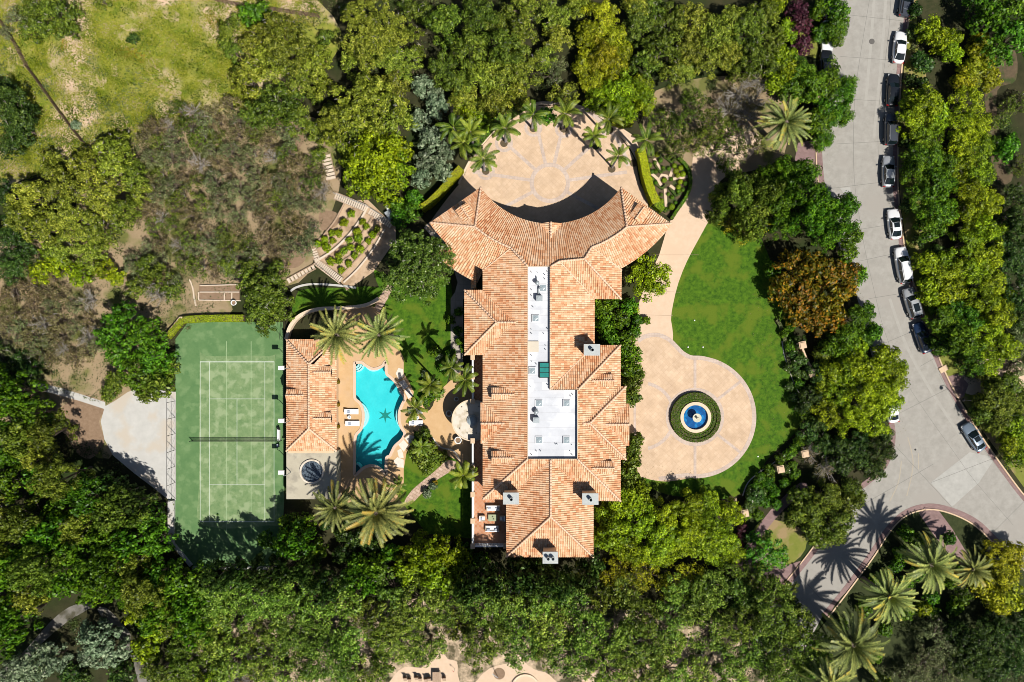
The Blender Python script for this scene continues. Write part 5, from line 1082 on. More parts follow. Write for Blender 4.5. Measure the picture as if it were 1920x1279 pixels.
kerb('lawn_edging', [(1466, 640), (1470, 665), (1478, 690), (1490, 722), (1500, 740)], .12, .12, 'conc')
# palm planters in the motor court
for x, y in ((1000, 241), (945, 269), (1057, 242), (1117, 274), (1147, 317), (911, 321), (1188, 306), (1143, 244)):
    struct(MB().cyl((*P(x, y)[:2], .0), .56, .085, 20), 'palm_planter_bed', M['dsoil'])
# street furniture
q = P(1794, 748); lp = thing('street_lamp', 'black street lamp with curled arm on the brick gutter', 'street lamp', (q[0], q[1], .03)); MB().lathe([(.16, 0), (.1, .4), (.07, .6), (.05, 3.6)], (q[0], q[1], .03), 10).build('pole', M['black'], lp)
MB().tube([(q[0], q[1], 3.5)] + [(q[0] - .45 + .45 * math.cos(R(a)), q[1] + .1, 3.6 + .45 * math.sin(R(a))) for a in range(0, 181, 30)], .035, 6).build('arm', M['black'], lp); MB().lathe([(.08, .35), (.24, .1), (.26, 0), (.1, -.1)][::-1], (q[0] - .9, q[1] + .1, 3.25), 12).build('lamp_head', M['black'], lp)
q = P(1634.5, 78); tag(MB().cyl((q[0], q[1], .02), .42, .022, 24).build('manhole_cover', M['black'] if False else mat('cast_iron', (.10, .095, .09), (.15, .14, .13), 9)), 'round dark manhole cover in the upper street', 'manhole cover')
q = P(1716, 843); tag(MB().cyl((q[0], q[1], .02), .15, .022, 12).build('valve_cover', M['black']), 'tiny dark round cover in the wide street junction', 'manhole cover')
q = P(1768, 692); tag(MB().box((q[0], q[1], .1), (1.3, .8, .2), .5).build('utility_slab', M['kerb']), 'tan slab beside the kerb above the brick drive entry', 'slab')
q = P(731, 403, .4); ac = thing('utility_unit', 'dark boxed garden unit with pale rim beside the orchard steps', 'utility box', (q[0], q[1], 0)); MB().box((q[0], q[1], .45), (1.0, 1.3, .8), .6).build('body', M['galv'], ac); MB().band([P(724, 382)[:2], P(727, 392)[:2], P(737, 401)[:2]], .3, 0, .6).build('rim', M['white'], ac)
for i, (x, y) in enumerate(((1302, 601), (1290, 651), (1318, 651), (1421, 856))):
    q = P(x, y); tag(MB().cyl((q[0], q[1], .01), .1, .12, 10).build('lawn_light', M['white']), f'tiny white round garden light in the front lawn, {ordn(i)} counted downward', 'garden light', 'garden lights in the front lawn')
# neighbour's patio furniture
def tbl(px, py, wd, dp, label):
    q = P(px, py, .5); t_ = thing('picnic_table', label, 'table', (q[0], q[1], .03)); m_ = MB()
    for k in range(5): m_.box((q[0] - wd / 2 + wd / 10 + k * wd / 5, q[1], .74), (wd / 5 * .9, dp, .05))
    m_.build('table_top', M['timber'], t_)
    for sx in (-.35, .35):
        for sy in (-.4, .4): MB().box((q[0] + sx * wd, q[1] + sy * dp, .37), (.09, .09, .72)).build('leg', M['brownwood'], t_)
tbl(819, 1271, 1.25, 1.9, 'grey slatted picnic table on the neighbouring patio at the bottom')
for i, (x, y) in enumerate(((760, 1271), (768, 1273), (781, 1270), (788, 1272), (799, 1273), (805, 1272), (833, 1271))):
    q = P(x, y, .3); c = thing('patio_chair', f'dark slatted patio chair at the bottom edge, {ordn(i)} of seven from the left', 'chair', (q[0], q[1], .03), 'dark chairs on the neighbouring patio')
    MB().box((q[0], q[1] - .1, .42), (.5, .55, .06)).build('seat', M['timber'], c); MB().box((q[0], q[1] + .22, .7), (.5, .06, .55)).build('backrest', M['brownwood'], c)
    for sx in (-.2, .2):
        for sy in (-.35, .2): MB().box((q[0] + sx, q[1] + sy, .21), (.05, .05, .4)).build('leg', M['brownwood'], c)
q = P(852, 1256, .5); fl = thing('small_flag', 'small red flag on a thin pole on the neighbouring patio', 'flag', (q[0], q[1], .03)); MB().cyl((q[0], q[1], .03), .02, 1.2, 6).build('pole', M['galv'], fl); MB().add([(q[0], q[1], 1.2), (q[0] - .4, q[1] + .25, 1.1), (q[0] - .1, q[1] - .15, .9)], [(0, 1, 2)]).build('cloth', M['redflag'], fl)
q = P(934, 1258); sg = thing('swing_frame', 'dark thin angled pole frame over the round disc on the neighbouring patio', 'frame', (q[0], q[1], .03)); MB().tube([(q[0], q[1] - 1, .03), (q[0], q[1] - .1, 2.2), (q[0] - .8, q[1] + .5, 2.3)], .05, 6).build('pole', M['galv'], sg)
timber('plank_bench', [(1145, 1250), (1160, 1262), (1172, 1272)], .9, .35, 'sloping pale plank bench at the bottom edge of the wood', 'timber', 'bench')
tag(MB().band([P(*p)[:2] for p in [(598, 1104), (612, 1085)]], .5, 0, .8).build('blue_bin', mat('pale_blue_plastic', (.25, .35, .45), (.32, .42, .5), 3)), 'pale blue bin in deep shade below the pool palms', 'bin')

# ------------------------------------------------------------------ cars
GL = nodes('car_glass'); cg = GL[0]; GL[2].inputs['Base Color'].default_value = (.006, .012, .014, 1); GL[2].inputs['Roughness'].default_value = .05; GL[2].inputs['Specular IOR Level'].default_value = .8
def paint(name, c, metal=.0):
    m, t, b, N, L = nodes(name); b.inputs['Base Color'].default_value = (*c, 1); b.inputs['Metallic'].default_value = metal; b.inputs['Roughness'].default_value = .28; b.inputs['Coat Weight'].default_value = .7; b.inputs['Coat Roughness'].default_value = .06
    return m
PT = {'white': paint('white_car_paint', (.72, .73, .74)), 'black': paint('black_car_paint', (.010, .012, .016)), 'silver': paint('silver_car_paint', (.42, .44, .46), .35), 'blue': paint('dark_blue_car_paint', (.008, .022, .06)), 'grey': paint('blue_grey_car_paint', (.17, .22, .28), .3), 'slate': paint('slate_car_paint', (.07, .08, .10), .3)}
M['tyre'] = mat('tyre_rubber', (.015, .015, .016)); M['rim'] = mat('alloy_rim', (.45, .46, .48), rough=.35, metal=.7); M['lamp'] = mat('headlamp_glass', (.6, .62, .64), rough=.1, spec=.7); M['tail'] = mat('tail_lamp', (.35, .01, .01), rough=.2, spec=.6)
def car(px, py, ang, sort, color, label, L=4.75, W=1.85, sunroof=False, group='cars parked along the street'):
    hgt = 1.45 if sort == 'sedan' else 1.72; x0, y0, _ = P(px, py, .9); o = thing('parked_' + ('pickup' if sort == 'pickup' else 'suv' if sort == 'suv' else 'car'), label, 'pickup truck' if sort == 'pickup' else 'car', (x0, y0, .03), group)
    a = R(ang); ca, sa = math.cos(a), math.sin(a)
    def T_(p): return (x0 + p[0] * ca - p[1] * sa, y0 + p[0] * sa + p[1] * ca, .03 + p[2])
    class CB(MB):
        def build(s, name, m, parent=None, sm=False): s.v = [T_(v) for v in s.v]; return MB.build(s, name, m, parent, sm)
    pm_ = PT[color]; h = L / 2; w = W / 2; belt = .95 if sort == 'sedan' else 1.08
    def hw(x): t = abs(x) / h; return w * (1 - .30 * t ** 7 - .05 * t ** 2)
    def top(x):
        t = x / h
        if sort == 'pickup': return .98 + .06 * (t < .35) - .28 * max(0, t - .55) ** 1.5
        return belt - (.42 if sort == 'sedan' else .34) * max(0, t - .38) ** 1.35 - .30 * max(0, -t - .74) ** 1.1
    b = CB(); N_ = 30; xs = [-h + L * (.5 - .5 * math.cos(math.pi * i / N_)) for i in range(N_ + 1)]; ring = []
    for x in xs:
        q = hw(x); z = top(x); e_ = 1 - min(1, (h - abs(x)) / .12) * 1
        zb = .24 + .10 * e_; z = z - .14 * e_
        ring.append([(x, -q * .90, zb), (x, -q, zb + .18), (x, -q * .995, z - .20), (x, -q * .96, z - .06), (x, -q * .86, z), (x, -q * .5, z + .045), (x, 0, z + .06), (x, q * .5, z + .045), (x, q * .86, z), (x, q * .96, z - .06), (x, q * .995, z - .20), (x, q, zb + .18), (x, q * .90, zb)])
    n = 13
    for r in ring: b.v.extend(r)
    for i in range(N_):
        for k in range(n - 1): b.f.append([i * n + k, (i + 1) * n + k, (i + 1) * n + k + 1, i * n + k + 1]); b.m.append(0)
        b.f.append([i * n, i * n + n - 1, (i + 1) * n + n - 1, (i + 1) * n]); b.m.append(0)
    b.f.append(list(range(n))); b.m.append(0); b.f.append(list(range(N_ * n + n - 1, N_ * n - 1, -1))); b.m.append(0)
    b.build('body', pm_, o, True)
    # cabin: front is +x
    if sort == 'sedan': xf, xr, rf, rr = .19 * L, -.40 * L, .03 * L, -.235 * L
    elif sort == 'suv': xf, xr, rf, rr = .22 * L, -.475 * L, .08 * L, -.40 * L
    else: xf, xr, rf, rr = .24 * L, -.12 * L, .12 * L, -.08 * L
    zb = top(0) - .0; wb_, wr = w * .86, w * .66
    B_ = lambda x: [(x, -wb_, zb), (x, wb_, zb)]; zt = hgt
    fl, frr = (xf, -wb_ * .93, top(xf) + .03), (xf, wb_ * .93, top(xf) + .03); rl, rr_ = (xr, -wb_ * .88, top(xr) + .03), (xr, wb_ * .88, top(xr) + .03)
    tfl, tfr, trl, trr = (rf, -wr, zt - .03), (rf, wr, zt - .03), (rr, -wr * .96, zt - .05), (rr, wr * .96, zt - .05); fm, rm = (xf + .12, 0, top(xf) + .05), (xr - .10, 0, top(xr) + .05); tf, tr_ = (rf + .07, 0, zt), (rr - .06, 0, zt - .02)
    CB().add([fl, fm, frr, tfr, tf, tfl], [(0, 1, 4, 5), (1, 2, 3, 4)]).build('windshield', cg, o)
    CB().add([rr_, rm, rl, trl, tr_, trr], [(0, 1, 4, 5), (1, 2, 3, 4)]).build('rear_window', cg, o)
    for sg in (-1, 1):
        p = [fl, tfl, trl, rl] if sg < 0 else [frr, tfr, trr, rr_]; mid1 = ((xf + xr) / 2, sg * wb_, zb - .01)
        CB().add([p[0], mid1, p[3], p[2], ((rf + rr) / 2, sg * wr * 1.02, zt - .02), p[1]], [(0, 1, 4, 5), (1, 2, 3, 4)] if sg < 0 else [(5, 4, 1, 0), (4, 3, 2, 1)]).build('side_window', cg, o)
        pl = CB(); pl.tube([p[0], p[1]], .045, 6).tube([p[3], p[2]], .05, 6).tube([p[1], ((rf + rr) / 2, sg * wr * 1.03, zt - .01), p[2]], .05, 6).tube([mid1, ((rf + rr) / 2, sg * wr * 1.02, zt - .02)], .03, 6); pl.build('window_frame', pm_, o, True)
    r = CB(); nx, ny = 8, 6; vs = []
    for i in range(nx + 1):
        t = i / nx; x = rf + (rr - rf) * t; wv = wr * (1 - .04 * t)
        for k in range(ny + 1): u = 2 * k / ny - 1; xx = x + (.07 * (1 - u * u) * (1 - 2 * t) if True else 0); vs.append((xx, u * wv, zt + .045 * (1 - u ** 4) * math.sin(math.pi * (.15 + .7 * t)) ))
    r.add(vs, [(i * (ny + 1) + k, (i + 1) * (ny + 1) + k, (i + 1) * (ny + 1) + k + 1, i * (ny + 1) + k + 1)[::-1] for i in range(nx) for k in range(ny)])
    ro_ = r.build('roof', pm_, o, True)
    if sunroof: CB().box(((rf + rr) / 2 + (.25 if sort == 'sedan' else 0), 0, zt + .05), (.72 if sort == 'sedan' else 1.15, wr * 1.35, .03)).build('sunroof', cg, ro_)
    if sort == 'suv':
        for sg in (-1, 1): CB().tube([(rf - .1, sg * wr * .93, zt + .08), (rr + .15, sg * wr * .9, zt + .08)], .025, 6).build('roof_rail', M['rim'], ro_)
    if sort == 'pickup':
        x1, x0_ = -.13 * L, -h + .14; bb = CB(); zt_ = 1.07
        bb.box(((x1 + x0_) / 2, 0, zt_ - .01), (x1 - x0_ - .1, W * .74, .05)).build('cargo_bed', M['dark'], o); rl_ = CB()
        for sg in (-1, 1): rl_.box(((x1 + x0_) / 2, sg * w * .82, zt_ + .06), (x1 - x0_, .12, .10))
        rl_.box((x0_, 0, zt_ + .06), (.10, W * .80, .10)); rl_.build('bed_rails', pm_, o); CB().tube([(x0_ + .9, -.55, zt_ + .05), (x0_ + .75, -.3, zt_ + .15), (x0_ + .75, .3, zt_ + .15), (x0_ + .9, .55, zt_ + .05)], .03, 6).build('cargo_bar', M['galv'], o)
    for sx in (h - .87, -h + .90):
        for sg in (-1, 1):
            t = CB(); vs = []; fs = []; nn = 20
            for yy in (sg * (w - .21), sg * (w + .005)):
                for k in range(nn): al = 2 * math.pi * k / nn; vs.append((sx + .33 * math.cos(al), yy, .33 + .33 * math.sin(al)))
            fs = [(k, (k + 1) % nn, nn + (k + 1) % nn, nn + k) for k in range(nn)] + [tuple(range(nn)), tuple(range(2 * nn - 1, nn - 1, -1))]
            wh = t.add(vs, fs).build('wheel', M['tyre'], o); c = CB(); vs = [(sx + .21 * math.cos(2 * math.pi * k / 12), sg * (w + .015), .33 + .21 * math.sin(2 * math.pi * k / 12)) for k in range(12)]; c.add(vs, [tuple(range(12))]).build('rim', M['rim'], wh)
    for sg in (-1, 1):
        CB().add([(h - .10, sg * w * .52, .66), (h - .28, sg * w * .86, .70), (h - .42, sg * w * .90, .76), (h - .16, sg * w * .55, .77)], [(0, 1, 2, 3), (3, 2, 1, 0)]).box((h - .14, sg * w * .66, .64), (.16, .38, .13)).build('headlight', M['lamp'], o)
        CB().box((-h + .08, sg * w * .68, .80), (.14, .36, .14)).build('taillight', M['tail'], o)
        CB().box((xf - .22, sg * (w + .07), belt + .02), (.14, .24, .14), sg * .25).build('mirror', pm_, o)
    return o
car(1702, -5, 81, 'pickup', 'slate', 'dark slate pickup truck with empty cargo bed, topmost in the street', 5.6, 1.95)
car(1688, 88, 92 - 8, 'sedan', 'white', 'white sedan parked in the sun, second vehicle down the right kerb')
car(1675, 168, 86, 'sedan', 'black', 'shiny black sedan parked below the white one at the right kerb', 4.8)
car(1671, 242, 89, 'suv', 'slate', 'dark grey wagon half shaded by the trees, fourth down the right kerb', 4.7, 1.82)
car(1667, 321, 89, 'sedan', 'silver', 'silver sedan half hidden by tree crowns, fifth down the right kerb', 4.7)
car(1678, 420, 96, 'sedan', 'white', 'white coupe with dark sunroof and shaded hood, sixth down the right kerb', 4.5, sunroof=True)
car(1694, 497, 100, 'suv', 'white', 'large white people carrier with tree shadow on its roof', 5.4, 2.0)
car(1711, 568, 107, 'suv', 'silver', 'silver crossover with panoramic glass roof, behind the white people carrier', 4.6, 1.88, True)
car(1731, 633, 109, 'sedan', 'blue', 'dark blue sedan, lowest of the row of parked cars', 4.7)
car(1827, 820, 122, 'sedan', 'grey', 'lone blue grey sedan with sunroof facing up the lower street', 4.65, sunroof=True)
car(1556, 4, 90, 'suv', 'white', 'white car almost hidden under the trees at the top left kerb', 4.6, group='cars on the left kerb under trees')
car(1553, 66, 268, 'sedan', 'white', 'white car showing only its rear under the left kerb trees', 4.6, group='cars on the left kerb under trees')
car(1550, 122, 88, 'sedan', 'black', 'black car with only its nose showing under the left kerb trees', 4.7, group='cars on the left kerb under trees')
car(1672, 764, 100, 'sedan', 'white', 'white car hidden under the big tree by the wide junction', 4.6, group='cars on the left kerb under trees')
# ------------------------------------------------------------------ palms
G1 = 'tall date palms with feathery crowns'
palm(631, 628, 52, 'big date palm above the pool, left one of the upper pair', 'date', 9.5, G1, 1); palm(711, 628, 50, 'big date palm above the pool, right one of the upper pair', 'date', 9.5, G1, 2)
palm(705, 962, 66, 'largest date palm below the pool, right one of the lower pair', 'date', 9.5, G1, 3); palm(628, 952, 46, 'date palm below the roof fountain, left one of the lower pair', 'date', 8.0, G1, 1)
palm(1475, 228, 51, 'lone date palm left of the upper street among round trees', 'date', 8, G1, 2)
for x, y, r, s, l in ((1747, 1060, 54, 1, 'date palm on the street island, in the middle of the group'), (1825, 1068, 39, 2, 'smaller date palm on the street island, furthest right'), (1668, 1120, 52, 3, 'date palm on the street island with orange tinged fronds, left of the middle'), (1600, 1210, 64, 1, 'largest date palm on the street island, lower left'), (1557, 1285, 48, 2, 'date palm cut by the bottom edge of the picture')): palm(x, y, r, l, 'date', 8, G1, s)
G2 = 'slender feathery palms round the motor court'; G3 = 'slender feathery palms in the garden beside the pool'
for i, (x, y) in enumerate([(850, 238), (868, 266), (882, 246), (905, 297), (947, 240), (1000, 213), (1061, 212), (1114, 254), (1142, 222), (1160, 292), (1213, 262)]): palm(x, y, 30 if i not in (7, 9) else 24, f'slender palm round the motor court, {ordn(i)} of eleven from the left', 'queen', 7, G2)
for i, (x, y) in enumerate([(745, 912), (779, 766), (790, 838), (806, 722), (846, 690), (872, 712), (868, 892)]): palm(x, y, [20, 27, 20, 26, 24, 30, 30][i], ['small slender palm right of the lower pool end', 'slender palm leaning over the right pair of loungers', 'small slender palm between lower lawn and curved patio', 'slender palm left of the patio, lowest of the upper garden cluster', 'slender palm at the top right of the upper garden cluster', 'slender palm against the house balustrade above the round bay', 'yellow hearted slender palm against the house balustrade at the flagstone path'][i], 'queen', [3, 6, 3.5, 9.5, 9.5, 6.5, 5.5][i], G3)

# ------------------------------------------------------------------ trees and shrubs: (x, y, crown radius) seen in the photograph
def plant(s, kind, leaf, words, noun='tree', merge=1.25, **k):
    """crowns that stand within reach of a bigger one are limbs of the same tree"""
    L = sorted([[float(t) for t in q.split(',')] for q in s.split(';')], key=lambda v: -v[2])
    while L:
        v = L.pop(0); o = tree(v[0], v[1], v[2], kind, leaf, words, noun, **k); n = 0
        if v[2] < 22 or noun != 'tree': continue
        for u in list(L):
            if n < 4 and math.hypot(u[0] - v[0], u[1] - v[1]) < v[2] * merge: L.remove(u); tree(u[0], u[1], u[2], kind, leaf, words, noun, root=o, **k); n += 1
plant('700,60,72;742,112,52;668,112,36;690,198,70;640,235,52;742,170,44;735,225,50;672,262,46;612,252,26', 'fine', 'pine', 'broad olive green fine leaved')
plant('540,88,62;500,118,46;592,118,44;470,150,40;560,150,44;520,60,42;480,80,36;605,160,30', 'fine', 'pine', 'broad yellowish olive fine leaved')
plant('520,205,46;560,228,34;480,215,34;500,180,30;590,245,26;545,180,28', 'fine', 'olive', 'low dark olive')
plant('700,300,62;742,318,42;680,335,44;720,352,40;752,285,30;660,300,28;700,262,30', 'leafy', 'lime', 'bright yellow green bushy')
plant('105,28,46;62,55,30;130,60,24;70,18,34', 'fine', 'olive', 'low dark olive', 'shrub'); plant('28,32,26;12,62,16', 'sparse', 'grey', 'small grey green', 'shrub')
plant('250,74,13', 'dense', 'dark', 'small dark green', 'shrub'); plant('430,62,22;440,98,20;447,130,14;425,85,18;442,40,16;190,0,20', 'dense', 'olive', 'dark olive compact', 'shrub')
plant('468,26,24;490,22,18', 'leafy', 'bright', 'bluish green', 'shrub'); plant('28,205,46;40,240,38;8,180,36;20,275,30;55,215,24', 'dense', 'dark', 'dense dark green'); plant('142,235,9', 'leafy', 'blue', 'small round blue green', 'shrub')
plant('215,300,50;170,320,45;250,330,36;120,350,48;60,372,46;200,372,50;260,365,30;140,410,52;85,430,48;190,430,46;40,410,40;230,400,40;170,470,40;110,470,36;215,270,30;100,310,30', 'fine', 'pine', 'yellow olive fine leaved')
plant('75,510,26;110,500,26;150,515,26;195,505,24;95,475,24;215,520,20', 'leafy', 'lime', 'low bright green', 'shrub')
plant('15,440,40;25,500,34;18,360,30;45,470,26', 'fine', 'dark', 'dark green shaded')
plant('232,600,44;272,632,46;225,660,42;290,672,40;255,700,38;300,700,30;200,630,26', 'leafy', 'bright', 'dense bright green')
plant('300,722,32;275,735,26;215,715,26;205,735,20;318,690,22', 'leafy', 'olive', 'loose olive green')
plant('500,548,44;485,580,38;525,572,34;470,530,32;515,520,30;498,612,22', 'fine', 'olive', 'dark olive wide'); plant('470,500,26;430,500,22;300,520,30;275,500,26;255,540,24;320,545,26', 'fine', 'olive', 'low olive', 'shrub')
plant('780,500,77', 'dense', 'twig', 'large round dome shaped dark green', hk=.9); plant('1213,520,47', 'dense', 'lime', 'round olive green clipped looking')
plant('792,162,24;820,200,26;785,225,26;812,262,30;800,300,26;828,320,24;835,285,20;790,335,22;815,180,20', 'leafy', 'blue', 'blue green bushy', 'shrub'); plant('770,395,24;750,410,22;778,372,20;745,385,16', 'leafy', 'bright', 'fresh green', 'shrub')
plant('905,225,24;880,215,22;895,200,18;870,200,18;920,208,16', 'leafy', 'lime', 'yellow green', 'shrub'); plant('1027,216,19', 'leafy', 'bright', 'round fresh green clipped', 'shrub')
plant('838,50,46;880,98,44;835,128,40;900,36,46;945,92,46;930,40,36;860,160,36', 'lobed', 'olive', 'dark olive lumpy'); plant('905,150,42;870,185,34;940,150,42;925,190,34;890,210,24;965,185,30', 'lobed', 'pine', 'yellowish olive lumpy')
plant('985,20,40;975,70,36;985,130,40;960,120,30;800,30,26', 'fine', 'olive', 'dark olive fine leaved'); plant('1040,30,34;1045,75,34;1020,110,28', 'fine', 'pine', 'grey olive fine leaved'); plant('1035,140,26;1045,120,20', 'sparse', 'grey', 'sparse grey twiggy'); plant('1058,182,32', 'fine', 'pine', 'small sandy olive')
plant('1125,30,38;1150,62,34;1105,70,30;1130,108,36;1100,120,28;1165,100,26;1110,155,34;1150,130,30', 'lobed', 'gold', 'golden green lumpy'); plant('1160,170,36;1120,192,34;1190,180,36;1200,160,26;1165,205,30;1210,195,24', 'lobed', 'lime', 'yellow green lumpy')
plant('1085,8,28;1190,10,32', 'lobed', 'pine', 'olive lumpy'); plant('1205,50,42;1240,95,42;1215,120,36;1260,40,36;1255,140,30;1225,20,30', 'fine', 'olive', 'dull green fine leaved'); plant('1300,40,42;1340,70,42;1295,95,38;1330,115,36;1375,40,38;1360,105,34;1285,130,26', 'lobed', 'pine', 'olive lumpy')
plant('1400,60,40;1410,110,36;1430,30,36;1445,80,34;1385,130,30;1440,130,30', 'fine', 'olive', 'dark olive fine leaved'); plant('1478,60,24;1470,110,30;1455,150,30;1450,15,24;1480,140,28', 'lobed', 'lime', 'yellow green')
plant('1500,50,26;1506,85,24;1496,20,26;1490,100,14', 'leafy', 'purple', 'deep purple'); plant('1565,20,26;1570,50,26;1545,60,20;1535,20,20', 'lobed', 'green', 'round green')
plant('1545,150,46;1575,178,34;1520,165,38;1560,205,38;1500,135,34;1590,160,20;1535,225,32;1575,215,24;1540,262,22;1490,170,30', 'lobed', 'green', 'round green')
plant('1290,215,40;1330,235,40;1262,250,32;1240,225,28;1310,265,34;1370,250,28;1265,285,24;1300,190,28;1345,275,26;1385,285,24;1360,310,18;1420,270,20', 'sparse', 'olive', 'thin brownish olive', hk=1.5); plant('1385,170,38;1415,185,34;1370,205,34;1400,225,30;1420,150,26', 'bare', 'brown', 'nearly bare grey branched', bark='palebark')
plant('1785,70,22;1760,78,26;1740,55,26;1780,100,24', 'lobed', 'lime', 'yellow green lumpy'); plant('1840,110,28;1825,140,28;1850,150,26;1810,150,26;1835,85,24', 'lobed', 'gold', 'golden topped')
plant('1735,195,42;1712,230,34;1755,215,32;1740,255,34;1718,190,26', 'lobed', 'lime', 'round cauliflower shaped green'); plant('1735,300,40;1715,330,34;1750,350,42;1722,370,34;1755,400,38;1742,428,30;1718,290,28;1770,310,28', 'lobed', 'green', 'round lumpy green')
plant('1815,190,34;1800,230,36;1830,230,34;1800,270,36;1830,280,36;1802,312,36;1832,330,36;1808,360,38;1840,380,38;1812,410,38;1845,430,36;1815,455,36;1850,480,38;1828,510,38;1858,530,36;1840,560,38;1870,590,38;1850,620,38;1880,650,36;1850,675,36;1885,560,26', 'lobed', 'lime', 'tall yellow green hedgerow')
plant('1735,495,30;1762,520,34;1780,545,32;1745,545,30;1790,510,26;1775,490,26', 'lobed', 'lime', 'round lumpy lime green'); plant('1765,600,36;1800,640,42;1770,640,32;1810,600,34;1820,680,34;1790,580,26', 'lobed', 'green', 'round green shrubby')
plant('1850,45,46;1895,75,44;1900,25,40;1860,100,34;1835,10,34', 'leafy', 'bright', 'vivid green'); plant('1880,285,24;1862,272,18;1895,270,18', 'leafy', 'bright', 'small vivid green', 'shrub'); plant('1915,190,24;1890,200,20;1860,230,18;1880,225,16;1915,310,24', 'sparse', 'olive', 'sparse dark', 'shrub')
plant('1900,370,36;1905,430,40;1880,460,30;1900,500,40;1910,560,38;1905,610,34;1885,410,28', 'fine', 'dark', 'dark green fine leaved'); plant('1905,640,30;1915,680,28', 'fine', 'grey', 'grey green fine leaved')
plant('1372,375,40;1408,398,38;1345,400,26;1430,365,36;1385,345,34;1400,425,32;1350,362,24', 'lobed', 'olive', 'olive green loose', hk=1.8); plant('1400,440,26;1430,410,30;1372,415,26', 'sparse', 'gold', 'thin gold green')
plant('1470,320,36;1500,358,42;1465,370,36;1535,385,42;1565,420,38;1510,415,40;1470,420,34;1580,390,28;1590,440,26;1545,440,34;1500,325,30;1440,330,26', 'lobed', 'green', 'rich green lumpy', hk=1.5)
plant('1520,505,46;1480,500,36;1560,520,42;1500,550,46;1550,565,44;1465,545,32;1525,595,38;1560,600,30;1585,540,28;1490,590,28;1600,510,20', 'leafy', 'rust', 'orange brown autumn'); plant('1448,505,20;1590,475,22;1608,515,22;1580,500,16', 'leafy', 'green', 'small green')
plant('1600,600,34;1622,585,22;1585,635,34;1560,650,26;1635,625,18;1612,640,24', 'lobed', 'green', 'mid green loose'); plant('1620,690,44;1660,672,32;1675,705,32;1590,700,38;1645,730,42;1610,745,40;1570,740,36;1670,755,30;1590,785,38;1555,775,34;1635,790,36;1560,700,30;1680,690,22;1545,730,24;1600,660,30', 'lobed', 'lime', 'large olive lime lumpy')
plant('1640,845,34;1605,855,34;1575,840,30;1600,825,28;1640,880,24;1570,870,28;1540,830,26;1655,820,22', 'dense', 'dark', 'dark leaved round'); plant('1552,880,30;1520,850,24', 'bare', 'brown', 'bare dark branched'); plant('1520,745,24;1505,760,20;1535,790,24;1530,700,22;1515,810,24;1500,640,14', 'dense', 'dark', 'dark shaded', 'shrub')
plant('1545,930,36;1580,945,32;1515,960,32;1560,975,38;1590,915,24;1530,1000,30;1500,930,24;1605,930,20;1565,1005,22;1490,970,22', 'lobed', 'olive', 'dark olive lumpy')
plant('1437,1038,46', 'dense', 'bright', 'perfectly round bright green', hk=.8); plant('1384,1018,12;1392,990,11;1388,1003,9', 'dense', 'purple', 'small dark purple', 'shrub')
plant('1500,675,15;1532,728,15;1510,700,12;1418,930,17;1405,950,14;1490,690,9', 'leafy', 'flower', 'white flowering', 'shrub'); plant('1540,665,18', 'leafy', 'olive', 'spiky olive', 'shrub')
plant('1165,945,44;1205,935,36;1150,990,44;1200,975,42;1240,965,38;1175,1020,40;1230,1005,42;1130,1005,26;1215,1040,34;1250,1040,26;1135,965,26;1270,1000,30', 'lobed', 'lime', 'bright lumpy lime green')
plant('1290,950,36;1325,945,34;1295,985,38;1335,980,38;1370,960,28;1320,1020,38;1355,1010,34;1285,1020,30;1370,1035,26;1345,1045,24', 'lobed', 'lime', 'yellowish lumpy'); plant('1150,1070,34;1185,1085,38;1160,1100,28;1215,1075,30', 'sparse', 'gold', 'thin yellow leaved'); plant('1270,1085,38;1300,1080,30;1250,1105,26', 'sparse', 'gold', 'thin yellow leaved')
plant('1130,580,22;1150,560,20;1135,610,22;1165,600,20;1180,575,20;1145,635,22;1175,640,24;1160,660,22;1185,665,22;1180,690,24;1190,620,14;1195,600,12', 'leafy', 'green', 'leafy green foundation', 'shrub')
plant('1186,720,22;1184,745,18;1190,700,18;1186,840,20;1192,825,16;1186,865,18;1180,890,24;1170,915,24;1190,905,22', 'leafy', 'olive', 'loose foundation', 'shrub'); plant('1212,601,9;1190,580,10', 'leafy', 'lime', 'small overhanging', 'shrub')
plant('845,600,10;858,620,10;862,640,9;860,585,9;870,655,8', 'leafy', 'green', 'small wall side', 'shrub'); plant('820,735,14;800,750,13;835,690,14;815,660,12;845,665,12;800,720,12', 'leafy', 'green', 'feathery green garden', 'shrub')
plant('795,815,14;806,840,17;790,860,17;815,860,15;780,835,13;830,855,12;800,880,13;775,850,10', 'leafy', 'olive', 'mixed green garden', 'shrub'); plant('798,812,9;808,738,9;822,668,8;797,702,8;800,925,9;812,912,8;832,860,8', 'leafy', 'blue', 'small blue green', 'shrub'); plant('795,833,6;826,866,5;815,905,6', 'leafy', 'rust', 'small orange', 'shrub')
plant('560,1010,42;545,985,26;585,1035,28;530,1020,24;575,975,20', 'leafy', 'green', 'dark glossy green', hk=1.5); plant('800,1045,46;840,1030,38;770,1070,40;820,1085,40;760,1045,24;860,1060,32;790,1010,20;850,1095,24', 'leafy', 'lime', 'yellow green glowing', hk=1.3); plant('700,1060,26;670,1055,22;690,1090,28;660,1090,26;735,1035,18', 'leafy', 'green', 'dark green', hk=1.6); plant('870,1035,20;900,1050,18', 'leafy', 'bright', 'small fresh green', 'shrub')
plant('620,1095,34;580,1075,34;540,1065,34;500,1070,34;460,1075,34;420,1075,36;900,1075,30;935,1085,34;975,1075,32;1010,1085,34;1050,1090,34;1090,1080,32;1110,1055,26;880,1100,30;1000,1055,20', 'leafy', 'dark', 'tall dark shaded evergreen', merge=.5, hk=2.6)
plant('545,985,10;408,965,2', 'leafy', 'green', 'small dark', 'shrub')
plant('500,1010,20', 'leafy', 'green', 'dark glossy green')
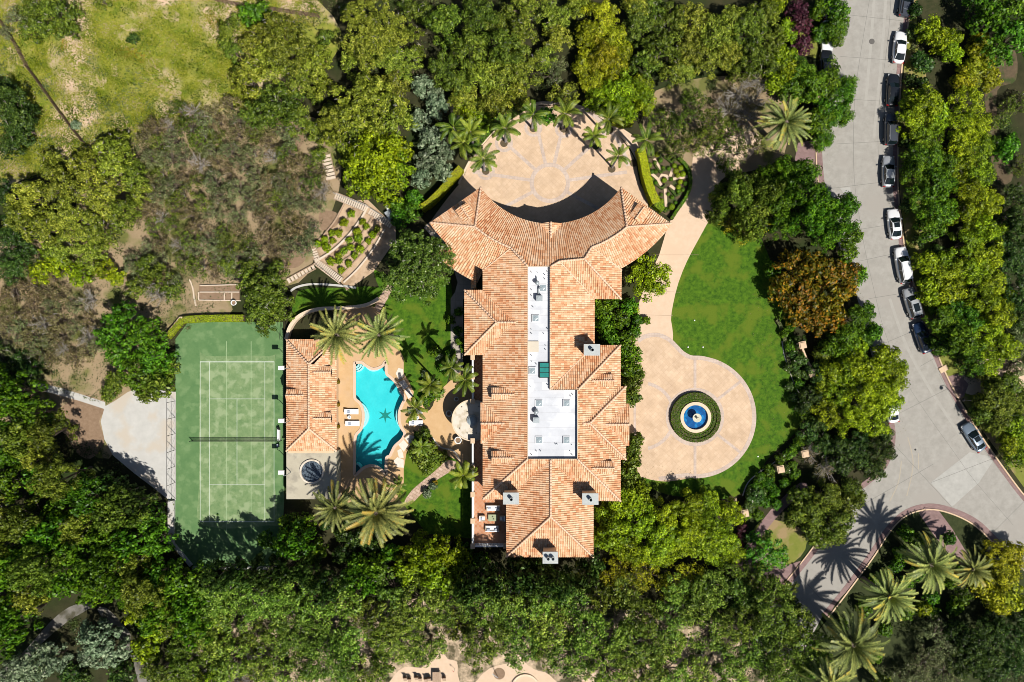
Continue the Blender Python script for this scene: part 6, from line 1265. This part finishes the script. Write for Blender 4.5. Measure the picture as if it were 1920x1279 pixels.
# small extra palms' bed under the island palms, shrubs there
plant('1700,1000,16;1720,1015,14;1690,1040,16;1780,1010,14;1660,1080,14;1800,1120,20;1730,1140,14;1700,1090,14', 'leafy', 'green', 'low green island', 'shrub'); plant('1730,1140,16', 'leafy', 'gold', 'small yellow green', 'shrub')
plant('1870,1040,34;1885,1085,36;1850,1100,30;1905,1040,26;1900,1120,32;1870,1125,30', 'lobed', 'gold', 'yellow green lumpy'); plant('1815,1190,38;1860,1180,36;1900,1190,38;1840,1230,38;1890,1240,38;1800,1240,34;1915,1150,26;1855,1265,34;1780,1180,26', 'dense', 'dark', 'dark green round'); plant('1760,1200,40;1740,1240,40;1780,1265,34;1720,1270,34;1750,1170,24;1690,1270,26', 'sparse', 'grey', 'feathery grey green'); plant('1650,1285,24', 'leafy', 'olive', 'olive')
plant('1855,740,32;1890,720,28;1880,765,36;1840,775,22;1905,750,26;1865,790,26;1850,710,18', 'lobed', 'olive', 'olive green lumpy'); plant('1900,800,28;1885,830,22;1905,860,24;1910,830,20', 'lobed', 'lime', 'lime green loose'); plant('1905,700,20;1700,70,0.1' if False else '1905,700,20', 'sparse', 'grey', 'pale grey')
plant('612,72,18;772,22,22;776,62,20;782,102,18;622,205,16;648,20,14;760,5,18;590,180,18;600,290,16;650,285,16', 'fine', 'olive', 'low olive gap filling', 'shrub'); plant('665,1012,20;692,1022,18;642,1002,14;640,1040,20;720,1040,16;655,980,10;610,985,10', 'leafy', 'dark', 'dark shade filling', 'shrub'); plant('1562,72,20', 'lobed', 'green', 'small round green street side'); plant('1720,1075,14;1680,1060,14;1640,1090,14;1620,1140,16;1700,1150,14;1660,1180,16;1580,1170,12;1745,1120,16;1780,1090,14;1800,1060,12;1790,1140,16;1750,1150,14;1640,1230,14;1540,1230,14;1520,1260,14', 'leafy', 'green', 'low dark island', 'shrub')  # dark-leaved shrubs below the pool palms are added in place of deep shade
plant('1425,895,12;1442,880,11;1418,912,12;1440,905,12;1462,862,10;1480,850,11;1494,838,12;1450,920,13;1432,940,13;1412,940,12;1470,905,11;1490,890,11;1488,872,9;1400,965,11;1455,945,12;1420,965,12;1445,895,9', 'leafy', 'green', 'low mixed garden', 'shrub')
plant('1408,922,11;1430,922,10;1480,725,10;1488,745,10;1478,690,9;1486,665,9;1494,700,10;1472,880,9', 'leafy', 'flower', 'white flowering', 'shrub'); plant('1480,650,10;1490,640,10;1498,720,11;1505,765,12;1512,780,12;1492,765,9;1500,825,12;1470,625,9;1482,612,10', 'leafy', 'green', 'low lawn edge', 'shrub')
plant('1715,60,14;1722,110,16;1708,150,14;1726,160,16;1715,20,14;1735,120,18;1725,450,14;1755,470,14;1742,640,14;1765,650,14;1700,265,14;1702,385,14', 'leafy', 'dark', 'dark kerbside', 'shrub')
plant('205,905,26;262,940,28;236,925,22', 'leafy', 'dark', 'tall shaded', merge=.3, hk=2.4)
# dense woods, planted patch by patch
W1 = (3, 46, 'weep', 'pepper', 'weeping olive green', 'tree'); W2 = (2, 54, 'weep', 'pepper', 'broad weeping olive green', 'tree'); W3 = (1.2, 38, 'weep', 'olive', 'smaller dark weeping', 'tree')
fill([(385, 1095), (640, 1110), (760, 1110), (900, 1110), (1120, 1110), (1300, 1100), (1400, 1100), (1500, 1160), (1530, 1215), (1500, 1290), (1200, 1290), (1100, 1255), (1030, 1250), (950, 1240), (880, 1230), (850, 1215), (780, 1230), (730, 1250), (640, 1290), (500, 1270), (380, 1230)], 44, [W1, W2, W3], seed=3, tries=3000, avoid=([(735, 1230), (860, 1205), (1010, 1240), (1040, 1290), (735, 1290)],))
fill([(1380, 1060), (1420, 1070), (1480, 1120), (1500, 1160), (1300, 1110)], 34, [W3, (1, 28, 'leafy', 'dark', 'dark shaded', 'tree')], seed=4)
pth = [[(-30, 1250), (40, 1160), (120, 1100), (170, 1110), (100, 1200), (40, 1279), (-10, 1279)], [(150, 1110), (215, 1105), (280, 1185), (280, 1225), (310, 1290), (240, 1290), (210, 1210), (150, 1150)]]
D1 = (3, 46, 'leafy', 'green', 'dense dark green', 'tree'); D2 = (2, 50, 'lobed', 'olive', 'big olive lumpy', 'tree'); D3 = (1.6, 36, 'leafy', 'bright', 'mid green leafy', 'tree'); D4 = (1, 40, 'fine', 'pine', 'yellowish fine leaved', 'tree')
fill([(-20, 700), (60, 745), (95, 810), (140, 880), (200, 935), (290, 945), (315, 1000), (330, 1060), (390, 1095), (380, 1180), (250, 1130), (130, 1120), (60, 1170), (-20, 1240)], 41, [D1, D2, D3, D4], seed=5, avoid=pth, hk=1.6)
fill([(20, 700), (100, 770), (70, 760)], 24, [(1, 22, 'bare', 'brown', 'bare grey', 'tree')], seed=6)
plant('60,1245,44;25,1262,34;100,1235,34;190,1195,42;215,1220,32;175,1225,30', 'leafy', 'blue', 'blue green leafy', hk=1.2); plant('130,1265,24;150,1275,20;230,1265,26', 'leafy', 'dark', 'dark leafy')
fill([(245, 1120), (330, 1080), (400, 1110), (420, 1200), (400, 1300), (300, 1300), (280, 1250), (260, 1190)], 34, [(1, 36, 'fine', 'olive', 'olive fine leaved', 'tree'), (.7, 30, 'leafy', 'lime', 'yellow green leafy', 'tree')], seed=9)
fill([(395, 1240), (480, 1230), (530, 1300), (390, 1300)], 26, [(1, 28, 'bare', 'brown', 'bare purple brown', 'tree')], seed=10)
S1 = (2.2, 25, 'sparse', 'brown', 'sparse brown', 'shrub'); S2 = (1.8, 25, 'sparse', 'grey', 'grey green wispy', 'shrub'); S3 = (1.6, 25, 'sparse', 'olive', 'thin olive', 'shrub'); S4 = (.5, 24, 'bare', 'brown', 'leafless twiggy', 'shrub')
fill([(265, 245), (310, 215), (390, 190), (470, 190), (540, 245), (590, 300), (620, 360), (600, 395), (575, 470), (530, 520), (440, 510), (350, 510), (300, 560), (250, 520), (240, 440), (270, 380), (290, 320)], 24, [S1, S2, S3, S4], seed=12, avoid=([(545, 235), (580, 235), (580, 290), (545, 285)], [(245, 400), (275, 425), (265, 470), (230, 450)]))
fill([(-20, 470), (60, 480), (110, 530), (180, 560), (200, 640), (150, 690), (60, 680), (-20, 660)], 25, [S1, S2, S4], seed=13)
fill([(0, 650), (70, 680), (60, 740), (20, 760), (0, 740)], 22, [(1, 22, 'fine', 'dark', 'dark shaded', 'shrub')], seed=14)
# ground cover nobody could count
cover('meadow_grass', [[(-5, -5), (600, -5), (620, 45), (540, 60), (480, 50), (470, 200), (380, 215), (290, 245), (240, 285), (150, 300), (60, 335), (-5, 340)]], 120000, .19, 'meadow', 'yellow green grass and low weeds over the upper left slope', h=.25, clump=1500)
cover('low_scrub', [[(40, -5), (600, -5), (600, 45), (480, 50), (470, 200), (290, 245), (150, 300), (60, 335), (-5, 340), (-5, 60)]], 9000, .34, 'olive', 'low darker green scrub dotted over the upper left slope', h=.35, clump=420)
cover('low_scrub', [[(-5, 80), (200, 100), (330, 180), (300, 240), (150, 300), (-5, 340)], [(480, 150), (560, 200), (500, 240), (380, 230)]], 5000, .3, 'grey', 'low grey green scrub dotted over the upper left slope', h=.35, clump=260)
cover('wild_flowers', [[(215, 90), (250, 88), (275, 105), (270, 120), (240, 112), (218, 104)], [(395, 15), (420, 50), (400, 60), (385, 30)], [(120, 70), (130, 90), (112, 100)]], 1400, .16, 'rust', 'orange and yellow wild flowers on the upper meadow', h=.3)
cover('undergrowth', [[(170, 250), (640, 230), (600, 460), (440, 545), (250, 720), (200, 760), (-5, 700), (-5, 470)]], 30000, .22, 'under', 'low dry undergrowth between the scrub on the left slope', h=.3, clump=500)
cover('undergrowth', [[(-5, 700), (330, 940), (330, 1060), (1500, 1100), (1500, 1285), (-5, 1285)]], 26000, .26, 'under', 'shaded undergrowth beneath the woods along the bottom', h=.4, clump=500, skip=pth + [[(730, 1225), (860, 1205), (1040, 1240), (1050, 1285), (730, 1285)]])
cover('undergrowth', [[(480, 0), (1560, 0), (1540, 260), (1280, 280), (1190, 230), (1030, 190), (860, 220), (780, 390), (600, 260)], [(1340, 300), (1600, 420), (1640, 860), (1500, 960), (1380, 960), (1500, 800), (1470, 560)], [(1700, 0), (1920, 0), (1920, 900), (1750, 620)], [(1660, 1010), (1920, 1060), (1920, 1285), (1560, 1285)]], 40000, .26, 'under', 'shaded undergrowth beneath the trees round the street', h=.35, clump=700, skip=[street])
cover('fallen_leaves', [[(1660, 100), (1700, 60), (1698, 480), (1765, 660), (1900, 880), (1890, 900), (1740, 660), (1680, 480)], [(1540, 250), (1560, 240), (1556, 400), (1620, 560), (1700, 800), (1680, 860), (1600, 600)], [(1400, 560), (1460, 480), (1500, 700), (1480, 860), (1390, 920), (1440, 800)], [(1180, 860), (1300, 880), (1380, 920), (1240, 925)]], 2600, .11, 'brown', 'fallen leaves scattered along the gutters and lawn edges', h=.02, seedz=.05)
# labels: every tree is told apart by its look, the nearest landmark and its rank there
LANDS = [('on the upper left meadow', 250, 110), ('at the upper left edge', 40, 220), ('on the left slope', 150, 400), ('in the upper middle left wood', 560, 130), ('right of the meadow fence', 690, 110), ('above the orchard terraces', 690, 270), ('in the dry scrub', 330, 320), ('in the scrub near the orchard', 480, 380), ('above the raised beds', 380, 480),
  ('by the raised beds', 490, 550), ('on the lower left dry slope', 100, 600), ('left of the tennis court', 255, 660), ('beside the concrete pad', 230, 900), ('at the middle left edge', 60, 900), ('below left of the court', 260, 1020), ('near the forked dirt paths', 150, 1180), ('at the bottom left', 330, 1220), ('on the orchard terraces', 655, 450), ('right of the orchard', 780, 500),
  ('left of the motor court', 810, 270), ('top left of the motor court', 900, 130), ('above the motor court', 1010, 90), ('top right of the motor court', 1140, 110), ('in the upper middle right wood', 1280, 80), ('right of the motor court', 1320, 240), ('above the lone date palm', 1430, 90), ('between date palm and street', 1550, 170), ('by the purple tree', 1520, 40),
  ('beside the upper street cars', 1735, 210), ('beside the middle street cars', 1740, 380), ('beside the lower street cars', 1780, 580), ('at the top right corner', 1860, 60), ('in the right hand hedgerow', 1820, 300), ('at the right edge', 1900, 440), ('in the lower right hedgerow', 1850, 560), ('above the front lawn', 1380, 390), ('between lawn and street', 1510, 370), ('in the middle right clump', 1520, 550),
  ('beside the sharp street bend', 1620, 710), ('above the street junction', 1600, 850), ('right of the fountain court', 1520, 760), ('beside the brick walk', 1540, 960), ('by the lower brick path', 1410, 1010), ('below the fountain court', 1300, 990), ('right of the house south end', 1180, 990), ('below the fountain court shade', 1220, 1085), ('against the east house wall', 1160, 620), ('by the entrance porch', 1187, 780), ('at the round tree by the driveway', 1213, 520),
  ('against the west house wall', 860, 620), ('in the pool garden', 810, 720), ('in the lower pool garden', 800, 860), ('below the pool palms', 690, 1070), ('below the tennis court', 500, 1070), ('left of the pool palms', 550, 1000), ('below the house terrace', 820, 1060), ('below the house', 1000, 1080), ('on the palm island', 1700, 1040), ('right of the palm island', 1880, 1080), ('at the bottom right corner', 1850, 1220),
  ('below the palm island', 1740, 1230), ('beside the lone street car', 1880, 760), ('in the bottom wood, far left', 470, 1160), ('in the bottom wood, left', 620, 1190), ('in the bottom wood above the patio', 790, 1160), ('in the bottom wood, middle', 960, 1160), ('in the bottom wood, middle right', 1130, 1180), ('in the bottom wood, right', 1290, 1180), ('in the bottom wood, far right', 1440, 1210)]
grp = {}
for rec in TREES:
    o, px, py, words, noun, group, label = rec; ld = min(LANDS, key=lambda q: (q[1] - px) ** 2 + (q[2] - py) ** 2)[0]; grp.setdefault((words, noun, ld), []).append(rec)
for (words, noun, ld), L in grp.items():
    L.sort(key=lambda r: r[1])
    for i, (o, px, py, _, _, group, label) in enumerate(L):
        n = len(L); rank = '' if n == 1 else f', {"left" if i == 0 else "right"} one of two' if n == 2 else f', {["first","second","third","fourth","fifth","sixth","seventh","eighth","ninth","tenth","eleventh","twelfth","thirteenth","fourteenth","fifteenth","sixteenth","seventeenth","eighteenth","nineteenth","twentieth","twenty-first","twenty-second","twenty-third","twenty-fourth","twenty-fifth","twenty-sixth"][i]} from left'
        o['label'] = f'{words} {noun} {ld}{rank}'; o['group'] = group or f'{words} {noun}s'
